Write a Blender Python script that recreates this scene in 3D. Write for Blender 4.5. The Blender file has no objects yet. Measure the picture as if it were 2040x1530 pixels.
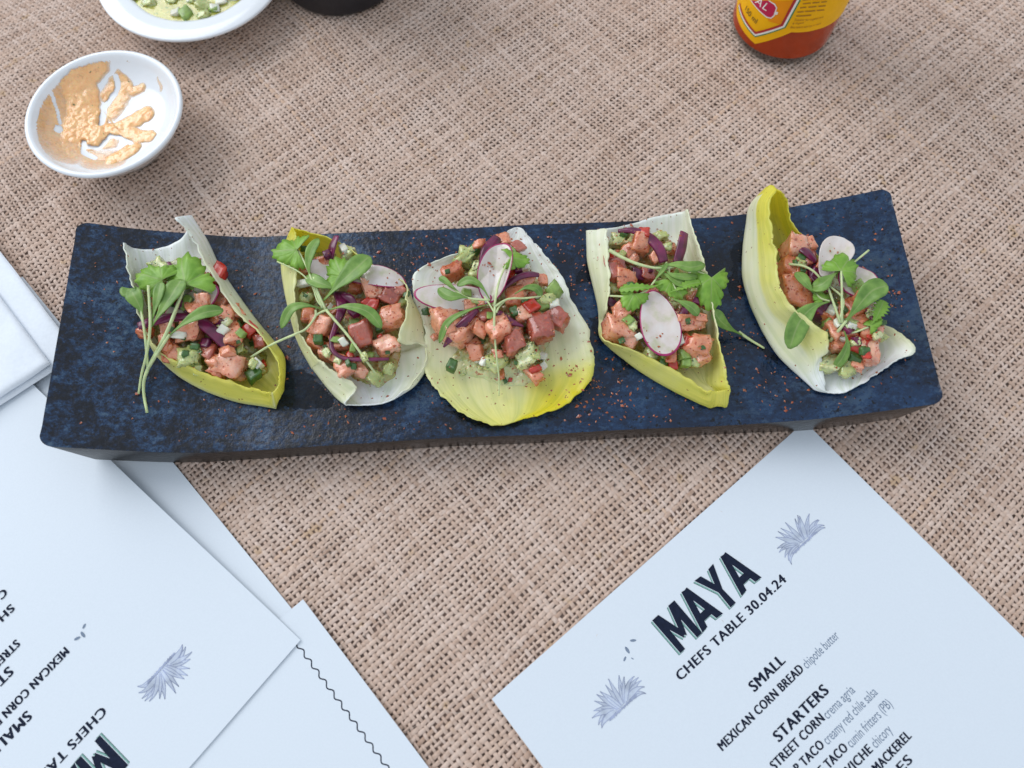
import bpy, bmesh, math, random
import numpy as np
from mathutils import Vector, Matrix, Quaternion, noise
from mathutils.bvhtree import BVHTree

random.seed(7)
rng = np.random.default_rng(7)
sc = bpy.context.scene
col = sc.collection
MM = 0.001

# ------------------------------------------------------------------ camera
F_PX, PITCH, ROLL, CAM_H = 1436.6, math.radians(70.571), math.radians(-0.382), 0.25604
_fw = Vector((0, math.cos(PITCH), -math.sin(PITCH)))
_r0 = Vector((1, 0, 0))
_u0 = _r0.cross(_fw)
_rt = (_r0 * math.cos(ROLL) + _u0 * math.sin(ROLL)).normalized()
_up = (_u0 * math.cos(ROLL) - _r0 * math.sin(ROLL)).normalized()
cam_d = bpy.data.cameras.new('camera')
cam = bpy.data.objects.new('camera', cam_d)
col.objects.link(cam)
cam.matrix_world = Matrix(((_rt.x, _up.x, -_fw.x, 0), (_rt.y, _up.y, -_fw.y, 0), (_rt.z, _up.z, -_fw.z, CAM_H), (0, 0, 0, 1)))
cam_d.sensor_width = 36
cam_d.lens = F_PX / 2040 * 36
cam_d.clip_start = 0.005
cam_d.clip_end = 50
cam_d.dof.use_dof = True
cam_d.dof.focus_distance = 0.262
cam_d.dof.aperture_fstop = 9.0
sc.camera = cam

# ------------------------------------------------------------------ light
world = bpy.data.worlds.new('World')
sc.world = world
world.use_nodes = True
wb = world.node_tree.nodes['Background']
wb.inputs['Color'].default_value = (0.80, 0.89, 1.0, 1)
wb.inputs['Strength'].default_value = 0.86


def area(name, loc, target, size, power, color):
    ld = bpy.data.lights.new(name, 'AREA')
    ld.shape = 'DISK'
    ld.size = size
    ld.energy = power
    ld.color = color
    lo = bpy.data.objects.new(name, ld)
    col.objects.link(lo)
    lo.location = loc
    lo.rotation_euler = (Vector(target) - Vector(loc)).to_track_quat('-Z', 'Y').to_euler()
    return lo


area('window_light', (-1.0, 0.82, 0.98), (0, 0.1, 0), 1.3, 15.5, (0.97, 0.98, 1.0))
sc.view_settings.view_transform = 'Standard'
sc.view_settings.look = 'None'
sc.view_settings.exposure = 0.0
sc.view_settings.gamma = 1.0
sc.view_settings.use_curve_mapping = False


# ------------------------------------------------------------------ photo-survey helpers (pixel + known height -> place)
def ray(px, py):
    return _fw + _rt * ((px - 1020) / F_PX) - _up * ((py - 765) / F_PX)


def unp(px, py, z):
    d = ray(px, py)
    t = (z - CAM_H) / d.z
    return Vector((d.x * t, d.y * t, z))


# plate frame
PL_C = Vector((-0.0072, 0.1080, 0))
PL_A = math.radians(2.35)
PL_X = Vector((math.cos(PL_A), math.sin(PL_A), 0))
PL_Y = Vector((-math.sin(PL_A), math.cos(PL_A), 0))
PL_L, PL_W = 0.1485, 0.0418


def plate_top_local(lx):
    t = max(0.0, (abs(lx) - 0.086) / (PL_L - 0.086))
    return 0.0135 + 0.0155 * t ** 1.6


def plate_top(p):
    return plate_top_local((p - PL_C).dot(PL_X))


ZOOM = {1: (0, 400, 600 / 1669), 2: (500, 420, 400 / 1457), 3: (800, 420, 420 / 1428), 4: (1140, 400, 400 / 1423), 5: (1440, 350, 460 / 1380)}


def W(k, x, y, h):
    ox, oy, s = ZOOM[k]
    px, py = ox + x * s, oy + y * s
    z = 0.0135 + h * MM
    for _ in range(4):
        p = unp(px, py, z)
        z = plate_top(p) + h * MM
    return unp(px, py, z)


# ------------------------------------------------------------------ object helpers
def tag(o, label=None, cat=None, group=None, kind=None):
    if label: o['label'] = label
    if cat: o['category'] = cat
    if group: o['group'] = group
    if kind: o['kind'] = kind
    return o


def empty(name, loc):
    o = bpy.data.objects.new(name, None)
    o.empty_display_size = 0.005
    col.objects.link(o)
    o.location = loc
    return o


ORIGIN = {}


def mesh_obj(name, verts, faces, mat, parent=None, smooth=True, origin=None):
    """verts in world space; origin: where the object's own origin lies"""
    me = bpy.data.meshes.new(name)
    if origin is None:
        origin = Vector((0, 0, 0)) if parent is None else ORIGIN.get(parent.name, parent.location).copy()
    vs = [tuple(Vector(v) - origin) for v in verts]
    me.from_pydata(vs, [], faces)
    me.materials.append(mat)
    if smooth:
        me.polygons.foreach_set('use_smooth', [True] * len(me.polygons))
    me.update()
    o = bpy.data.objects.new(name, me)
    col.objects.link(o)
    if parent is not None:
        o.parent = parent
        o.location = origin - ORIGIN.get(parent.name, parent.location)
    else:
        o.location = origin
    ORIGIN[o.name] = origin.copy()
    return o


def lathe(profile, seg=64):
    v, f = [], []
    for (r, z) in profile:
        for i in range(seg):
            a = 2 * math.pi * i / seg
            v.append(Vector((r * math.cos(a), r * math.sin(a), z)))
    n = len(profile)
    for j in range(n - 1):
        for i in range(seg):
            k = (i + 1) % seg
            f.append((j * seg + i, j * seg + k, (j + 1) * seg + k, (j + 1) * seg + i))
    return v, f


def catmull(p0, p1, p2, p3, t):
    return 0.5 * ((2 * p1) + (p2 - p0) * t + (2 * p0 - 5 * p1 + 4 * p2 - p3) * t * t + (3 * p1 - p0 - 3 * p2 + p3) * t ** 3)


def spline(pts, n):
    """catmull-rom resample of a list of Vectors (or floats): n steps a span"""
    out = []
    m = len(pts)
    for i in range(m - 1):
        p0 = pts[i - 1] if i > 0 else pts[i] * 2 - pts[i + 1]
        p3 = pts[i + 2] if i + 2 < m else pts[i + 1] * 2 - pts[i]
        for k in range(n):
            out.append(catmull(p0, pts[i], pts[i + 1], p3, k / n))
    out.append(pts[-1])
    return out


def tube(pts, r0, r1, sides=7, n=6):
    c = spline(pts, n) if len(pts) > 2 else [pts[0].lerp(pts[1], k / 6) for k in range(7)]
    v, f = [], []
    up = Vector((0, 0, 1))
    for i, p in enumerate(c):
        d = (c[min(i + 1, len(c) - 1)] - c[max(i - 1, 0)]).normalized()
        s = d.cross(up)
        if s.length < 1e-4: s = Vector((1, 0, 0))
        s.normalize()
        u = s.cross(d)
        r = r0 + (r1 - r0) * i / (len(c) - 1)
        r *= 1 + 0.12 * noise.noise(p * 900)
        for k in range(sides):
            a = 2 * math.pi * k / sides
            v.append(p + s * (r * math.cos(a)) + u * (r * math.sin(a)))
    for i in range(len(c) - 1):
        for k in range(sides):
            k2 = (k + 1) % sides
            f.append((i * sides + k, i * sides + k2, (i + 1) * sides + k2, (i + 1) * sides + k))
    f.append(tuple(range(sides - 1, -1, -1)))
    f.append(tuple((len(c) - 1) * sides + k for k in range(sides)))
    return v, f


# ------------------------------------------------------------------ materials
def new_mat(name):
    m = bpy.data.materials.new(name)
    m.use_nodes = True
    nt = m.node_tree
    return m, nt, nt.nodes['Principled BSDF']


def N(nt, typ, **kw):
    n = nt.nodes.new(typ)
    for k, v in kw.items():
        if k in n.inputs:
            n.inputs[k].default_value = v
        else:
            setattr(n, k, v)
    return n


def ramp(nt, stops, interp='LINEAR'):
    r = nt.nodes.new('ShaderNodeValToRGB')
    r.color_ramp.interpolation = interp
    e = r.color_ramp.elements
    while len(e) < len(stops): e.new(0.5)
    for el, (p, c) in zip(e, stops):
        el.position = p
        el.color = tuple(c) + (1,) if len(c) == 3 else c
    return r


def coords(nt, scale=(1, 1, 1), which='Object', rot=(0, 0, 0)):
    tc = nt.nodes.new('ShaderNodeTexCoord')
    mp = nt.nodes.new('ShaderNodeMapping')
    mp.inputs['Scale'].default_value = scale
    mp.inputs['Rotation'].default_value = rot
    nt.links.new(tc.outputs[which], mp.inputs['Vector'])
    return mp.outputs['Vector']


def noise_tex(nt, vec, scale, detail=4, rough=0.55, dist=0.0):
    n = N(nt, 'ShaderNodeTexNoise', Scale=scale, Detail=detail, Roughness=rough, Distortion=dist)
    nt.links.new(vec, n.inputs['Vector'])
    return n


def mix(nt, fac, a, b, blend='MIX'):
    m = nt.nodes.new('ShaderNodeMix')
    m.data_type = 'RGBA'
    m.blend_type = blend
    for val, sock in ((fac, 0), (a, 6), (b, 7)):
        if hasattr(val, 'is_output'):
            nt.links.new(val, m.inputs[sock])
        elif sock == 0:
            m.inputs[0].default_value = val
        else:
            m.inputs[sock].default_value = tuple(val) + (1,) if len(val) == 3 else val
    return m.outputs[2]


def bump(nt, bsdf, height, strength, dist):
    b = N(nt, 'ShaderNodeBump', Strength=strength, Distance=dist)
    nt.links.new(height, b.inputs['Height'])
    nt.links.new(b.outputs['Normal'], bsdf.inputs['Normal'])
    return b


def add_translucent(nt, bsdf, color_sock, fac):
    t = nt.nodes.new('ShaderNodeBsdfTranslucent')
    nt.links.new(color_sock, t.inputs['Color'])
    m = nt.nodes.new('ShaderNodeMixShader')
    m.inputs[0].default_value = fac
    nt.links.new(bsdf.outputs[0], m.inputs[1])
    nt.links.new(t.outputs[0], m.inputs[2])
    out = next(n for n in nt.nodes if n.type == 'OUTPUT_MATERIAL')
    nt.links.new(m.outputs[0], out.inputs['Surface'])
    return m


def mat_simple(name, color, rough=0.5, var=0.0, scale=300, sss=0.0, bump_s=0.0, coat=0.0):
    m, nt, b = new_mat(name)
    v = coords(nt)
    n = noise_tex(nt, v, scale)
    c2 = tuple(min(1, c * (1 + var)) for c in color)
    c1 = tuple(c * (1 - var) for c in color)
    r = ramp(nt, [(0.3, c1), (0.7, c2)])
    nt.links.new(n.outputs['Fac'], r.inputs['Fac'])
    nt.links.new(r.outputs['Color'], b.inputs['Base Color'])
    b.inputs['Roughness'].default_value = rough
    if sss:
        b.inputs['Subsurface Weight'].default_value = sss
        b.inputs['Subsurface Radius'].default_value = (0.002, 0.0012, 0.0008)
        b.inputs['Subsurface Scale'].default_value = 0.5
    if bump_s: bump(nt, b, n.outputs['Fac'], bump_s, 0.0004)
    if coat:
        b.inputs['Coat Weight'].default_value = coat
        b.inputs['Coat Roughness'].default_value = 0.08
    return m


def mat_burlap():
    m, nt, b = new_mat('burlap')
    v = coords(nt)
    at = N(nt, 'ShaderNodeAttribute', attribute_name='thread')
    # per-thread tint
    r = ramp(nt, [(0.0, (0.52, 0.365, 0.28)), (0.3, (0.61, 0.45, 0.36)), (0.6, (0.65, 0.495, 0.405)), (0.85, (0.69, 0.54, 0.455)), (1.0, (0.64, 0.45, 0.33))])
    nt.links.new(at.outputs['Fac'], r.inputs['Fac'])
    n1 = noise_tex(nt, v, 38, 5)
    r1 = ramp(nt, [(0.3, (0.95, 0.92, 0.89)), (0.68, (1.04, 1.05, 1.06))])
    nt.links.new(n1.outputs['Fac'], r1.inputs['Fac'])
    c = mix(nt, 1.0, r.outputs['Color'], r1.outputs['Color'], 'MULTIPLY')
    n2 = noise_tex(nt, v, 420, 3)
    r2 = ramp(nt, [(0.28, (0.82, 0.77, 0.73)), (0.5, (1, 1, 1)), (0.75, (1.08, 1.09, 1.10))])
    nt.links.new(n2.outputs['Fac'], r2.inputs['Fac'])
    c = mix(nt, 1.0, c, r2.outputs['Color'], 'MULTIPLY')
    n4 = noise_tex(nt, v, 120, 2)
    r4 = ramp(nt, [(0.66, (0, 0, 0)), (0.74, (1, 1, 1))])
    nt.links.new(n4.outputs['Fac'], r4.inputs['Fac'])
    c = mix(nt, r4.outputs['Color'], c, (0.58, 0.40, 0.26))
    nt.links.new(c, b.inputs['Base Color'])
    b.inputs['Roughness'].default_value = 0.85
    b.inputs['Sheen Weight'].default_value = 0.1
    n3 = noise_tex(nt, v, 2600, 2)
    bump(nt, b, n3.outputs['Fac'], 0.5, 0.00025)
    return m


def mat_plate():
    m, nt, b = new_mat('blue_stoneware_glaze')
    v = coords(nt)
    # mottled glaze: streaky along the length
    vs = coords(nt, (0.75, 1.0, 1.0))
    n1 = noise_tex(nt, vs, 430, 8, 0.86, 0.2)
    n0 = noise_tex(nt, v, 55, 4, 0.65)
    a = N(nt, 'ShaderNodeMath', operation='ADD')
    s = N(nt, 'ShaderNodeMath', operation='MULTIPLY')
    s.inputs[1].default_value = 0.5
    nt.links.new(n0.outputs['Fac'], s.inputs[0])
    nt.links.new(n1.outputs['Fac'], a.inputs[0])
    nt.links.new(s.outputs[0], a.inputs[1])
    r = ramp(nt, [(0.74, (0.005, 0.006, 0.010)), (0.81, (0.006, 0.010, 0.021)), (0.87, (0.009, 0.024, 0.060)), (0.93, (0.016, 0.048, 0.110)), (0.99, (0.050, 0.090, 0.140))])
    # bring 0..1.5 range down
    mr = N(nt, 'ShaderNodeMapRange')
    mr.inputs['From Min'].default_value = 0.0
    mr.inputs['From Max'].default_value = 0.895
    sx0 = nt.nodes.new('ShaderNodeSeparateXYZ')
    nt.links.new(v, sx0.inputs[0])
    gx = N(nt, 'ShaderNodeMapRange', interpolation_type='SMOOTHSTEP')  # sky sheen at the right end, painted as brighter, bluer glaze
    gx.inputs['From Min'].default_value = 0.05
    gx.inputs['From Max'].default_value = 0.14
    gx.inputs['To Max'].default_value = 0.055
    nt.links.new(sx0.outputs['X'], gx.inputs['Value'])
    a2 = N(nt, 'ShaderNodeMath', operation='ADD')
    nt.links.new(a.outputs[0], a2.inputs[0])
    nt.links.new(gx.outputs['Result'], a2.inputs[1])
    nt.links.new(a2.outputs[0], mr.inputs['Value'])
    nt.links.new(mr.outputs['Result'], r.inputs['Fac'])
    # near-black brown flanks: by how far the face looks sideways
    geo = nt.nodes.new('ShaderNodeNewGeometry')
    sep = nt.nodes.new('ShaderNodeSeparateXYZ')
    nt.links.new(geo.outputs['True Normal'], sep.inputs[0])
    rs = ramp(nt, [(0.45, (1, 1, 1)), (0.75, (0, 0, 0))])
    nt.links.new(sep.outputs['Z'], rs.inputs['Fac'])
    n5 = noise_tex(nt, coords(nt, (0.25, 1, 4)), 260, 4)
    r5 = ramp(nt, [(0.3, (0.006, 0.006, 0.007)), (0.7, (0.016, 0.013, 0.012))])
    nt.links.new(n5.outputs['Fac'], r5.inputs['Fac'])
    # towards the right the glaze turns smooth, its blue sky sheen painted in
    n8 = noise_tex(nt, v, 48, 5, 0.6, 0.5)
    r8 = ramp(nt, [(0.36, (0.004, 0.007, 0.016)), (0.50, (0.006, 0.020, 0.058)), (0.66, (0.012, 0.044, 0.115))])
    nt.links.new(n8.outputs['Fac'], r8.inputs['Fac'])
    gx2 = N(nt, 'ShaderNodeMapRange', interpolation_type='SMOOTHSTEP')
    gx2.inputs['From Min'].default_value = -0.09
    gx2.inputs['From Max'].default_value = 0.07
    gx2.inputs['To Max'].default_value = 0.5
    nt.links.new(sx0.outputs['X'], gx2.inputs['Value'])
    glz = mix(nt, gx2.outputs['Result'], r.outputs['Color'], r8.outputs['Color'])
    n9 = noise_tex(nt, v, 620, 3, 0.6)  # dark specks paint in the reflection contrast of the glaze pits
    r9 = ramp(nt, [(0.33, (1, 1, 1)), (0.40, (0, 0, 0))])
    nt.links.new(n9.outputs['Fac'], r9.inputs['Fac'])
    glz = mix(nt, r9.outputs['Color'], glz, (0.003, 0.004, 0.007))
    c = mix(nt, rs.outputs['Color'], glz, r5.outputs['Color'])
    nt.links.new(c, b.inputs['Base Color'])
    # wetness: right part is oily, left end is dry
    so = nt.nodes.new('ShaderNodeSeparateXYZ')
    nt.links.new(v, so.inputs[0])
    mx = N(nt, 'ShaderNodeMapRange')
    mx.inputs['From Min'].default_value = -0.10
    mx.inputs['From Max'].default_value = 0.02
    mx.inputs['To Min'].default_value = 0.34
    mx.inputs['To Max'].default_value = 0.13
    nt.links.new(so.outputs['X'], mx.inputs['Value'])
    nt.links.new(mx.outputs['Result'], b.inputs['Roughness'])
    b.inputs['IOR'].default_value = 1.55
    n6 = noise_tex(nt, v, 420, 3, 0.6)
    n7 = noise_tex(nt, v, 1400, 2, 0.5)
    ad = N(nt, 'ShaderNodeMath', operation='MULTIPLY_ADD')
    nt.links.new(n7.outputs['Fac'], ad.inputs[0])
    ad.inputs[1].default_value = 0.15
    nt.links.new(n6.outputs['Fac'], ad.inputs[2])
    b.inputs['Specular IOR Level'].default_value = 0.32
    bump(nt, b, ad.outputs[0], 0.30, 0.0010)
    return m


def mat_endive():
    m, nt, b = new_mat('endive_leaf')
    v = coords(nt)
    at = N(nt, 'ShaderNodeAttribute', attribute_name='yellow')
    n0 = noise_tex(nt, v, 140, 3)
    a = N(nt, 'ShaderNodeMath', operation='MULTIPLY_ADD')
    nt.links.new(n0.outputs['Fac'], a.inputs[0])
    a.inputs[1].default_value = 0.22
    s = N(nt, 'ShaderNodeMath', operation='SUBTRACT')
    nt.links.new(at.outputs['Fac'], s.inputs[0])
    s.inputs[1].default_value = 0.11
    nt.links.new(s.outputs[0], a.inputs[2])
    r = ramp(nt, [(0.0, (0.86, 0.88, 0.88)), (0.3, (0.88, 0.87, 0.54)), (0.6, (0.92, 0.88, 0.22)), (1.0, (0.92, 0.82, 0.045))])
    nt.links.new(a.outputs[0], r.inputs['Fac'])
    # veins run along the leaf (attribute u across, v along)
    ua = N(nt, 'ShaderNodeAttribute', attribute_name='leafuv')
    mp = nt.nodes.new('ShaderNodeMapping')
    mp.inputs['Scale'].default_value = (26, 1.6, 1)
    nt.links.new(ua.outputs['Vector'], mp.inputs['Vector'])
    nv = noise_tex(nt, mp.outputs['Vector'], 1.0, 3)
    rv = ramp(nt, [(0.32, (0.84, 0.88, 0.76)), (0.6, (1.03, 1.02, 1.02))])
    nt.links.new(nv.outputs['Fac'], rv.inputs['Fac'])
    c = mix(nt, 1.0, r.outputs['Color'], rv.outputs['Color'], 'MULTIPLY')
    # spice dust
    vo = N(nt, 'ShaderNodeTexNoise', Scale=900, Detail=1)
    nt.links.new(v, vo.inputs['Vector'])
    vr = ramp(nt, [(0.735, (0, 0, 0)), (0.76, (1, 1, 1))])
    nt.links.new(vo.outputs['Fac'], vr.inputs['Fac'])
    c = mix(nt, vr.outputs['Color'], c, (0.30, 0.10, 0.03))
    nt.links.new(c, b.inputs['Base Color'])
    b.inputs['Roughness'].default_value = 0.33
    mt = add_translucent(nt, b, c, 0.14)
    tf = N(nt, 'ShaderNodeMapRange')
    tf.inputs['From Min'].default_value = 0.1
    tf.inputs['From Max'].default_value = 0.6
    tf.inputs['To Min'].default_value = 0.08
    tf.inputs['To Max'].default_value = 0.42
    nt.links.new(at.outputs['Fac'], tf.inputs['Value'])
    nt.links.new(tf.outputs['Result'], mt.inputs[0])
    bump(nt, b, nv.outputs['Fac'], 0.22, 0.0005)
    return m


def mat_fish(name, stops, spot=(0.45, 0.06, 0.01)):
    m, nt, b = new_mat(name)
    oi = nt.nodes.new('ShaderNodeObjectInfo')
    v = coords(nt)
    va = nt.nodes.new('ShaderNodeVectorMath')
    va.operation = 'ADD'
    nt.links.new(v, va.inputs[0])
    nt.links.new(oi.outputs['Random'], va.inputs[1])
    n = noise_tex(nt, va.outputs[0], 210, 4, 0.6)
    r = ramp(nt, stops)
    ad = N(nt, 'ShaderNodeMath', operation='MULTIPLY_ADD')
    nt.links.new(oi.outputs['Random'], ad.inputs[0])
    ad.inputs[1].default_value = 0.35
    sb = N(nt, 'ShaderNodeMath', operation='SUBTRACT')
    nt.links.new(n.outputs['Fac'], sb.inputs[0])
    sb.inputs[1].default_value = 0.17
    nt.links.new(sb.outputs[0], ad.inputs[2])
    nt.links.new(ad.outputs[0], r.inputs['Fac'])
    n2 = noise_tex(nt, va.outputs[0], 620, 2)
    r2 = ramp(nt, [(0.60, (0, 0, 0)), (0.68, (1, 1, 1))])
    nt.links.new(n2.outputs['Fac'], r2.inputs['Fac'])
    c = mix(nt, r2.outputs['Color'], r.outputs['Color'], spot)
    n3 = noise_tex(nt, va.outputs[0], 560, 2)
    r3 = ramp(nt, [(0.25, (1, 1, 1)), (0.29, (0, 0, 0))])
    nt.links.new(n3.outputs['Fac'], r3.inputs['Fac'])
    c = mix(nt, r3.outputs['Color'], c, (0.10, 0.14, 0.03))
    nt.links.new(c, b.inputs['Base Color'])
    b.inputs['Roughness'].default_value = 0.26
    b.inputs['Subsurface Weight'].default_value = 0.55
    b.inputs['Subsurface Radius'].default_value = (0.005, 0.002, 0.0012)
    b.inputs['Subsurface Scale'].default_value = 0.5
    b.inputs['Coat Weight'].default_value = 1.0
    b.inputs['Coat Roughness'].default_value = 0.06
    n4 = noise_tex(nt, va.outputs[0], 900, 3)
    bump(nt, b, n4.outputs['Fac'], 0.5, 0.0007)
    return m


def mat_leaf(name, c1, c2):
    m, nt, b = new_mat(name)
    v = coords(nt)
    n = noise_tex(nt, v, 260, 3)
    r = ramp(nt, [(0.3, c1), (0.7, c2)])
    nt.links.new(n.outputs['Fac'], r.inputs['Fac'])
    ua = N(nt, 'ShaderNodeAttribute', attribute_name='leafuv')
    sx = nt.nodes.new('ShaderNodeSeparateXYZ')
    nt.links.new(ua.outputs['Vector'], sx.inputs[0])
    ab = N(nt, 'ShaderNodeMath', operation='ABSOLUTE')
    nt.links.new(sx.outputs['X'], ab.inputs[0])
    rr = ramp(nt, [(0.03, (1, 1, 1)), (0.13, (0, 0, 0))])
    nt.links.new(ab.outputs[0], rr.inputs['Fac'])
    mm = N(nt, 'ShaderNodeMath', operation='MULTIPLY')
    nt.links.new(rr.outputs['Color'], mm.inputs[0])
    mm.inputs[1].default_value = 0.5
    c = mix(nt, mm.outputs[0], r.outputs['Color'], (0.34, 0.42, 0.16))
    nt.links.new(c, b.inputs['Base Color'])
    b.inputs['Roughness'].default_value = 0.42
    add_translucent(nt, b, c, 0.14)
    bump(nt, b, n.outputs['Fac'], 0.25, 0.0005)
    return m


def mat_paper():
    m, nt, b = new_mat('menu_card')
    v = coords(nt)
    n = noise_tex(nt, v, 1500, 2)
    r = ramp(nt, [(0.3, (0.675, 0.725, 0.775)), (0.7, (0.695, 0.745, 0.795))])
    nt.links.new(n.outputs['Fac'], r.inputs['Fac'])
    nt.links.new(r.outputs['Color'], b.inputs['Base Color'])
    b.inputs['Roughness'].default_value = 0.65
    bump(nt, b, n.outputs['Fac'], 0.08, 0.0001)
    return m


M = {}
M['burlap'] = mat_burlap()
M['table'] = mat_simple('dark_table_wood', (0.30, 0.205, 0.16), 0.7, 0.35, 60)
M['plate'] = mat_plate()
M['endive'] = mat_endive()
M['salmon'] = mat_fish('cured_salmon', [(0.18, (0.44, 0.10, 0.03)), (0.40, (0.64, 0.20, 0.08)), (0.60, (0.76, 0.31, 0.175)), (0.82, (0.83, 0.47, 0.33))])
M['tuna'] = mat_fish('dark_cured_fish', [(0.2, (0.26, 0.04, 0.022)), (0.5, (0.42, 0.095, 0.055)), (0.85, (0.58, 0.22, 0.14))])
M['avocado'] = mat_fish('avocado_flesh', [(0.2, (0.32, 0.37, 0.09)), (0.5, (0.50, 0.55, 0.20)), (0.85, (0.64, 0.64, 0.34))], (0.10, 0.14, 0.03))
M['mash'] = mat_fish('avocado_mash', [(0.2, (0.06, 0.06, 0.012)), (0.42, (0.22, 0.22, 0.05)), (0.6, (0.46, 0.45, 0.16)), (0.72, (0.52, 0.30, 0.10)), (0.9, (0.55, 0.50, 0.22))], (0.34, 0.10, 0.03))  # darkest mash tone paints in the shade between the food chunks
M['salsa'] = mat_fish('yellow_green_salsa', [(0.2, (0.40, 0.38, 0.05)), (0.5, (0.60, 0.55, 0.12)), (0.85, (0.70, 0.66, 0.30))], (0.25, 0.32, 0.06))
M['smear'] = mat_fish('creamy_avocado', [(0.2, (0.36, 0.40, 0.11)), (0.5, (0.55, 0.57, 0.22)), (0.85, (0.66, 0.64, 0.34))], (0.42, 0.16, 0.05))
M['pepper'] = mat_simple('red_pepper', (0.50, 0.035, 0.015), 0.25, 0.3, 300, 0.2, 0.1, 0.4)
M['herb'] = mat_simple('chopped_herb', (0.045, 0.12, 0.02), 0.35, 0.4, 500, 0.0, 0.1, 0.3)
M['cuke'] = mat_simple('cucumber', (0.24, 0.36, 0.075), 0.3, 0.35, 350, 0.3, 0.1, 0.3)
M['white_onion'] = mat_simple('white_onion', (0.74, 0.73, 0.60), 0.3, 0.1, 350, 0.4, 0.05, 0.3)
M['onion'] = mat_simple('red_onion', (0.135, 0.008, 0.050), 0.28, 0.55, 260, 0.15, 0.15, 0.3)
M['radish'] = mat_simple('radish_flesh', (0.72, 0.66, 0.57), 0.22, 0.2, 150, 0.0, 0.08, 0.5)
add_translucent(M['radish'].node_tree, M['radish'].node_tree.nodes['Principled BSDF'], next(n for n in M['radish'].node_tree.nodes if n.type == 'VALTORGB').outputs['Color'], 0.15)
_nt = M['radish'].node_tree
_rp = next(n for n in _nt.nodes if n.type == 'VALTORGB').color_ramp
_rp.elements[0].color = (0.56, 0.55, 0.34, 1)
_rp.elements[0].position = 0.32
_rp.elements[1].color = (0.80, 0.75, 0.71, 1)
_rp.elements[1].position = 0.70
_e = _rp.elements.new(0.5)
_e.color = (0.76, 0.66, 0.60, 1)
M['radish_skin'] = mat_simple('radish_skin', (0.36, 0.018, 0.115), 0.3, 0.3, 300)
M['leaf'] = mat_leaf('cress_leaf', (0.11, 0.23, 0.035), (0.25, 0.41, 0.085))
M['coriander'] = mat_leaf('coriander_leaf', (0.15, 0.33, 0.025), (0.27, 0.48, 0.06))
M['stem'] = mat_simple('pale_stem', (0.52, 0.60, 0.30), 0.35, 0.18, 260, 0.3)
M['paper'] = mat_paper()
M['ink'] = mat_simple('navy_ink', (0.012, 0.017, 0.036), 0.6, 0.2, 900)
M['ink_light'] = mat_simple('grey_blue_ink', (0.20, 0.25, 0.33), 0.6, 0.15, 900)
M['ink_agave'] = mat_simple('lilac_grey_ink', (0.33, 0.37, 0.50), 0.6, 0.3, 260)
M['ink_pale'] = mat_simple('pale_lilac_ink', (0.50, 0.55, 0.64), 0.6, 0.2, 260)
M['ink_teal'] = mat_simple('teal_ink', (0.20, 0.38, 0.33), 0.6, 0.15, 900)
M['porcelain'] = mat_simple('white_porcelain', (0.80, 0.82, 0.84), 0.12, 0.02, 100)
M['butter'] = mat_fish('chipotle_butter', [(0.2, (0.95, 0.50, 0.19)), (0.5, (0.97, 0.57, 0.26)), (0.85, (0.97, 0.66, 0.38))], (0.80, 0.42, 0.17))
_nt = M['butter'].node_tree
_al = N(_nt, 'ShaderNodeAttribute', attribute_name='film')
_nt.links.new(_al.outputs['Fac'], _nt.nodes['Principled BSDF'].inputs['Alpha'])
M['napkin'] = mat_simple('white_linen', (0.77, 0.81, 0.86), 0.85, 0.03, 700, 0, 0.15)
M['black_cup'] = mat_simple('black_stoneware', (0.012, 0.013, 0.018), 0.4, 0.2, 200)
M['sauce'] = mat_simple('hot_sauce', (0.36, 0.040, 0.006), 0.10, 0.12, 120, 0.0, 0.0, 0.2)
M['glass_base'] = mat_simple('thick_glass_base', (0.035, 0.020, 0.016), 0.05, 0.2, 120, 0, 0, 1.0)
M['label_yellow'] = mat_simple('yellow_label', (0.88, 0.45, 0.002), 0.45, 0.05, 200)
M['label_orange'] = mat_simple('orange_label', (0.80, 0.27, 0.003), 0.45, 0.08, 100)
M['label_red'] = mat_simple('red_print', (0.42, 0.02, 0.02), 0.35, 0.05, 200)
M['label_crimson'] = mat_simple('crimson_print', (0.50, 0.006, 0.065), 0.35, 0.05, 200)
M['label_green'] = mat_simple('green_print', (0.03, 0.22, 0.07), 0.35, 0.05, 200)
M['label_white'] = mat_simple('white_print', (0.82, 0.80, 0.74), 0.35, 0.02, 200)
M['label_ink'] = mat_simple('brown_black_print', (0.05, 0.028, 0.01), 0.4, 0.05, 200)
M['label_text'] = mat_simple('brown_print', (0.40, 0.17, 0.01), 0.4, 0.05, 200)
M['wood_cap'] = mat_simple('brown_cap', (0.28, 0.15, 0.07), 0.5, 0.3, 90)
M['flake'] = mat_fish('chilli_flake', [(0.2, (0.30, 0.035, 0.008)), (0.5, (0.48, 0.09, 0.018)), (0.85, (0.60, 0.20, 0.06))])
M['fibre'] = mat_simple('jute_fibre', (0.66, 0.56, 0.48), 0.8, 0.2, 200)


def mat_puddle():
    m, nt, b = new_mat('oily_juice')
    b.inputs['Base Color'].default_value = (0.006, 0.008, 0.013, 1)
    b.inputs['Roughness'].default_value = 0.03
    b.inputs['IOR'].default_value = 1.36
    b.inputs['Alpha'].default_value = 0.55
    return m


M['puddle'] = mat_puddle()

for k_ in ('sauce', 'label_yellow', 'label_orange'):
    M[k_].node_tree.nodes['Principled BSDF'].inputs['Specular IOR Level'].default_value = 0.25
for k_ in ('ink', 'ink_light', 'ink_agave', 'ink_teal', 'ink_pale'):
    M[k_].node_tree.nodes['Principled BSDF'].inputs['Specular IOR Level'].default_value = 0.1

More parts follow.
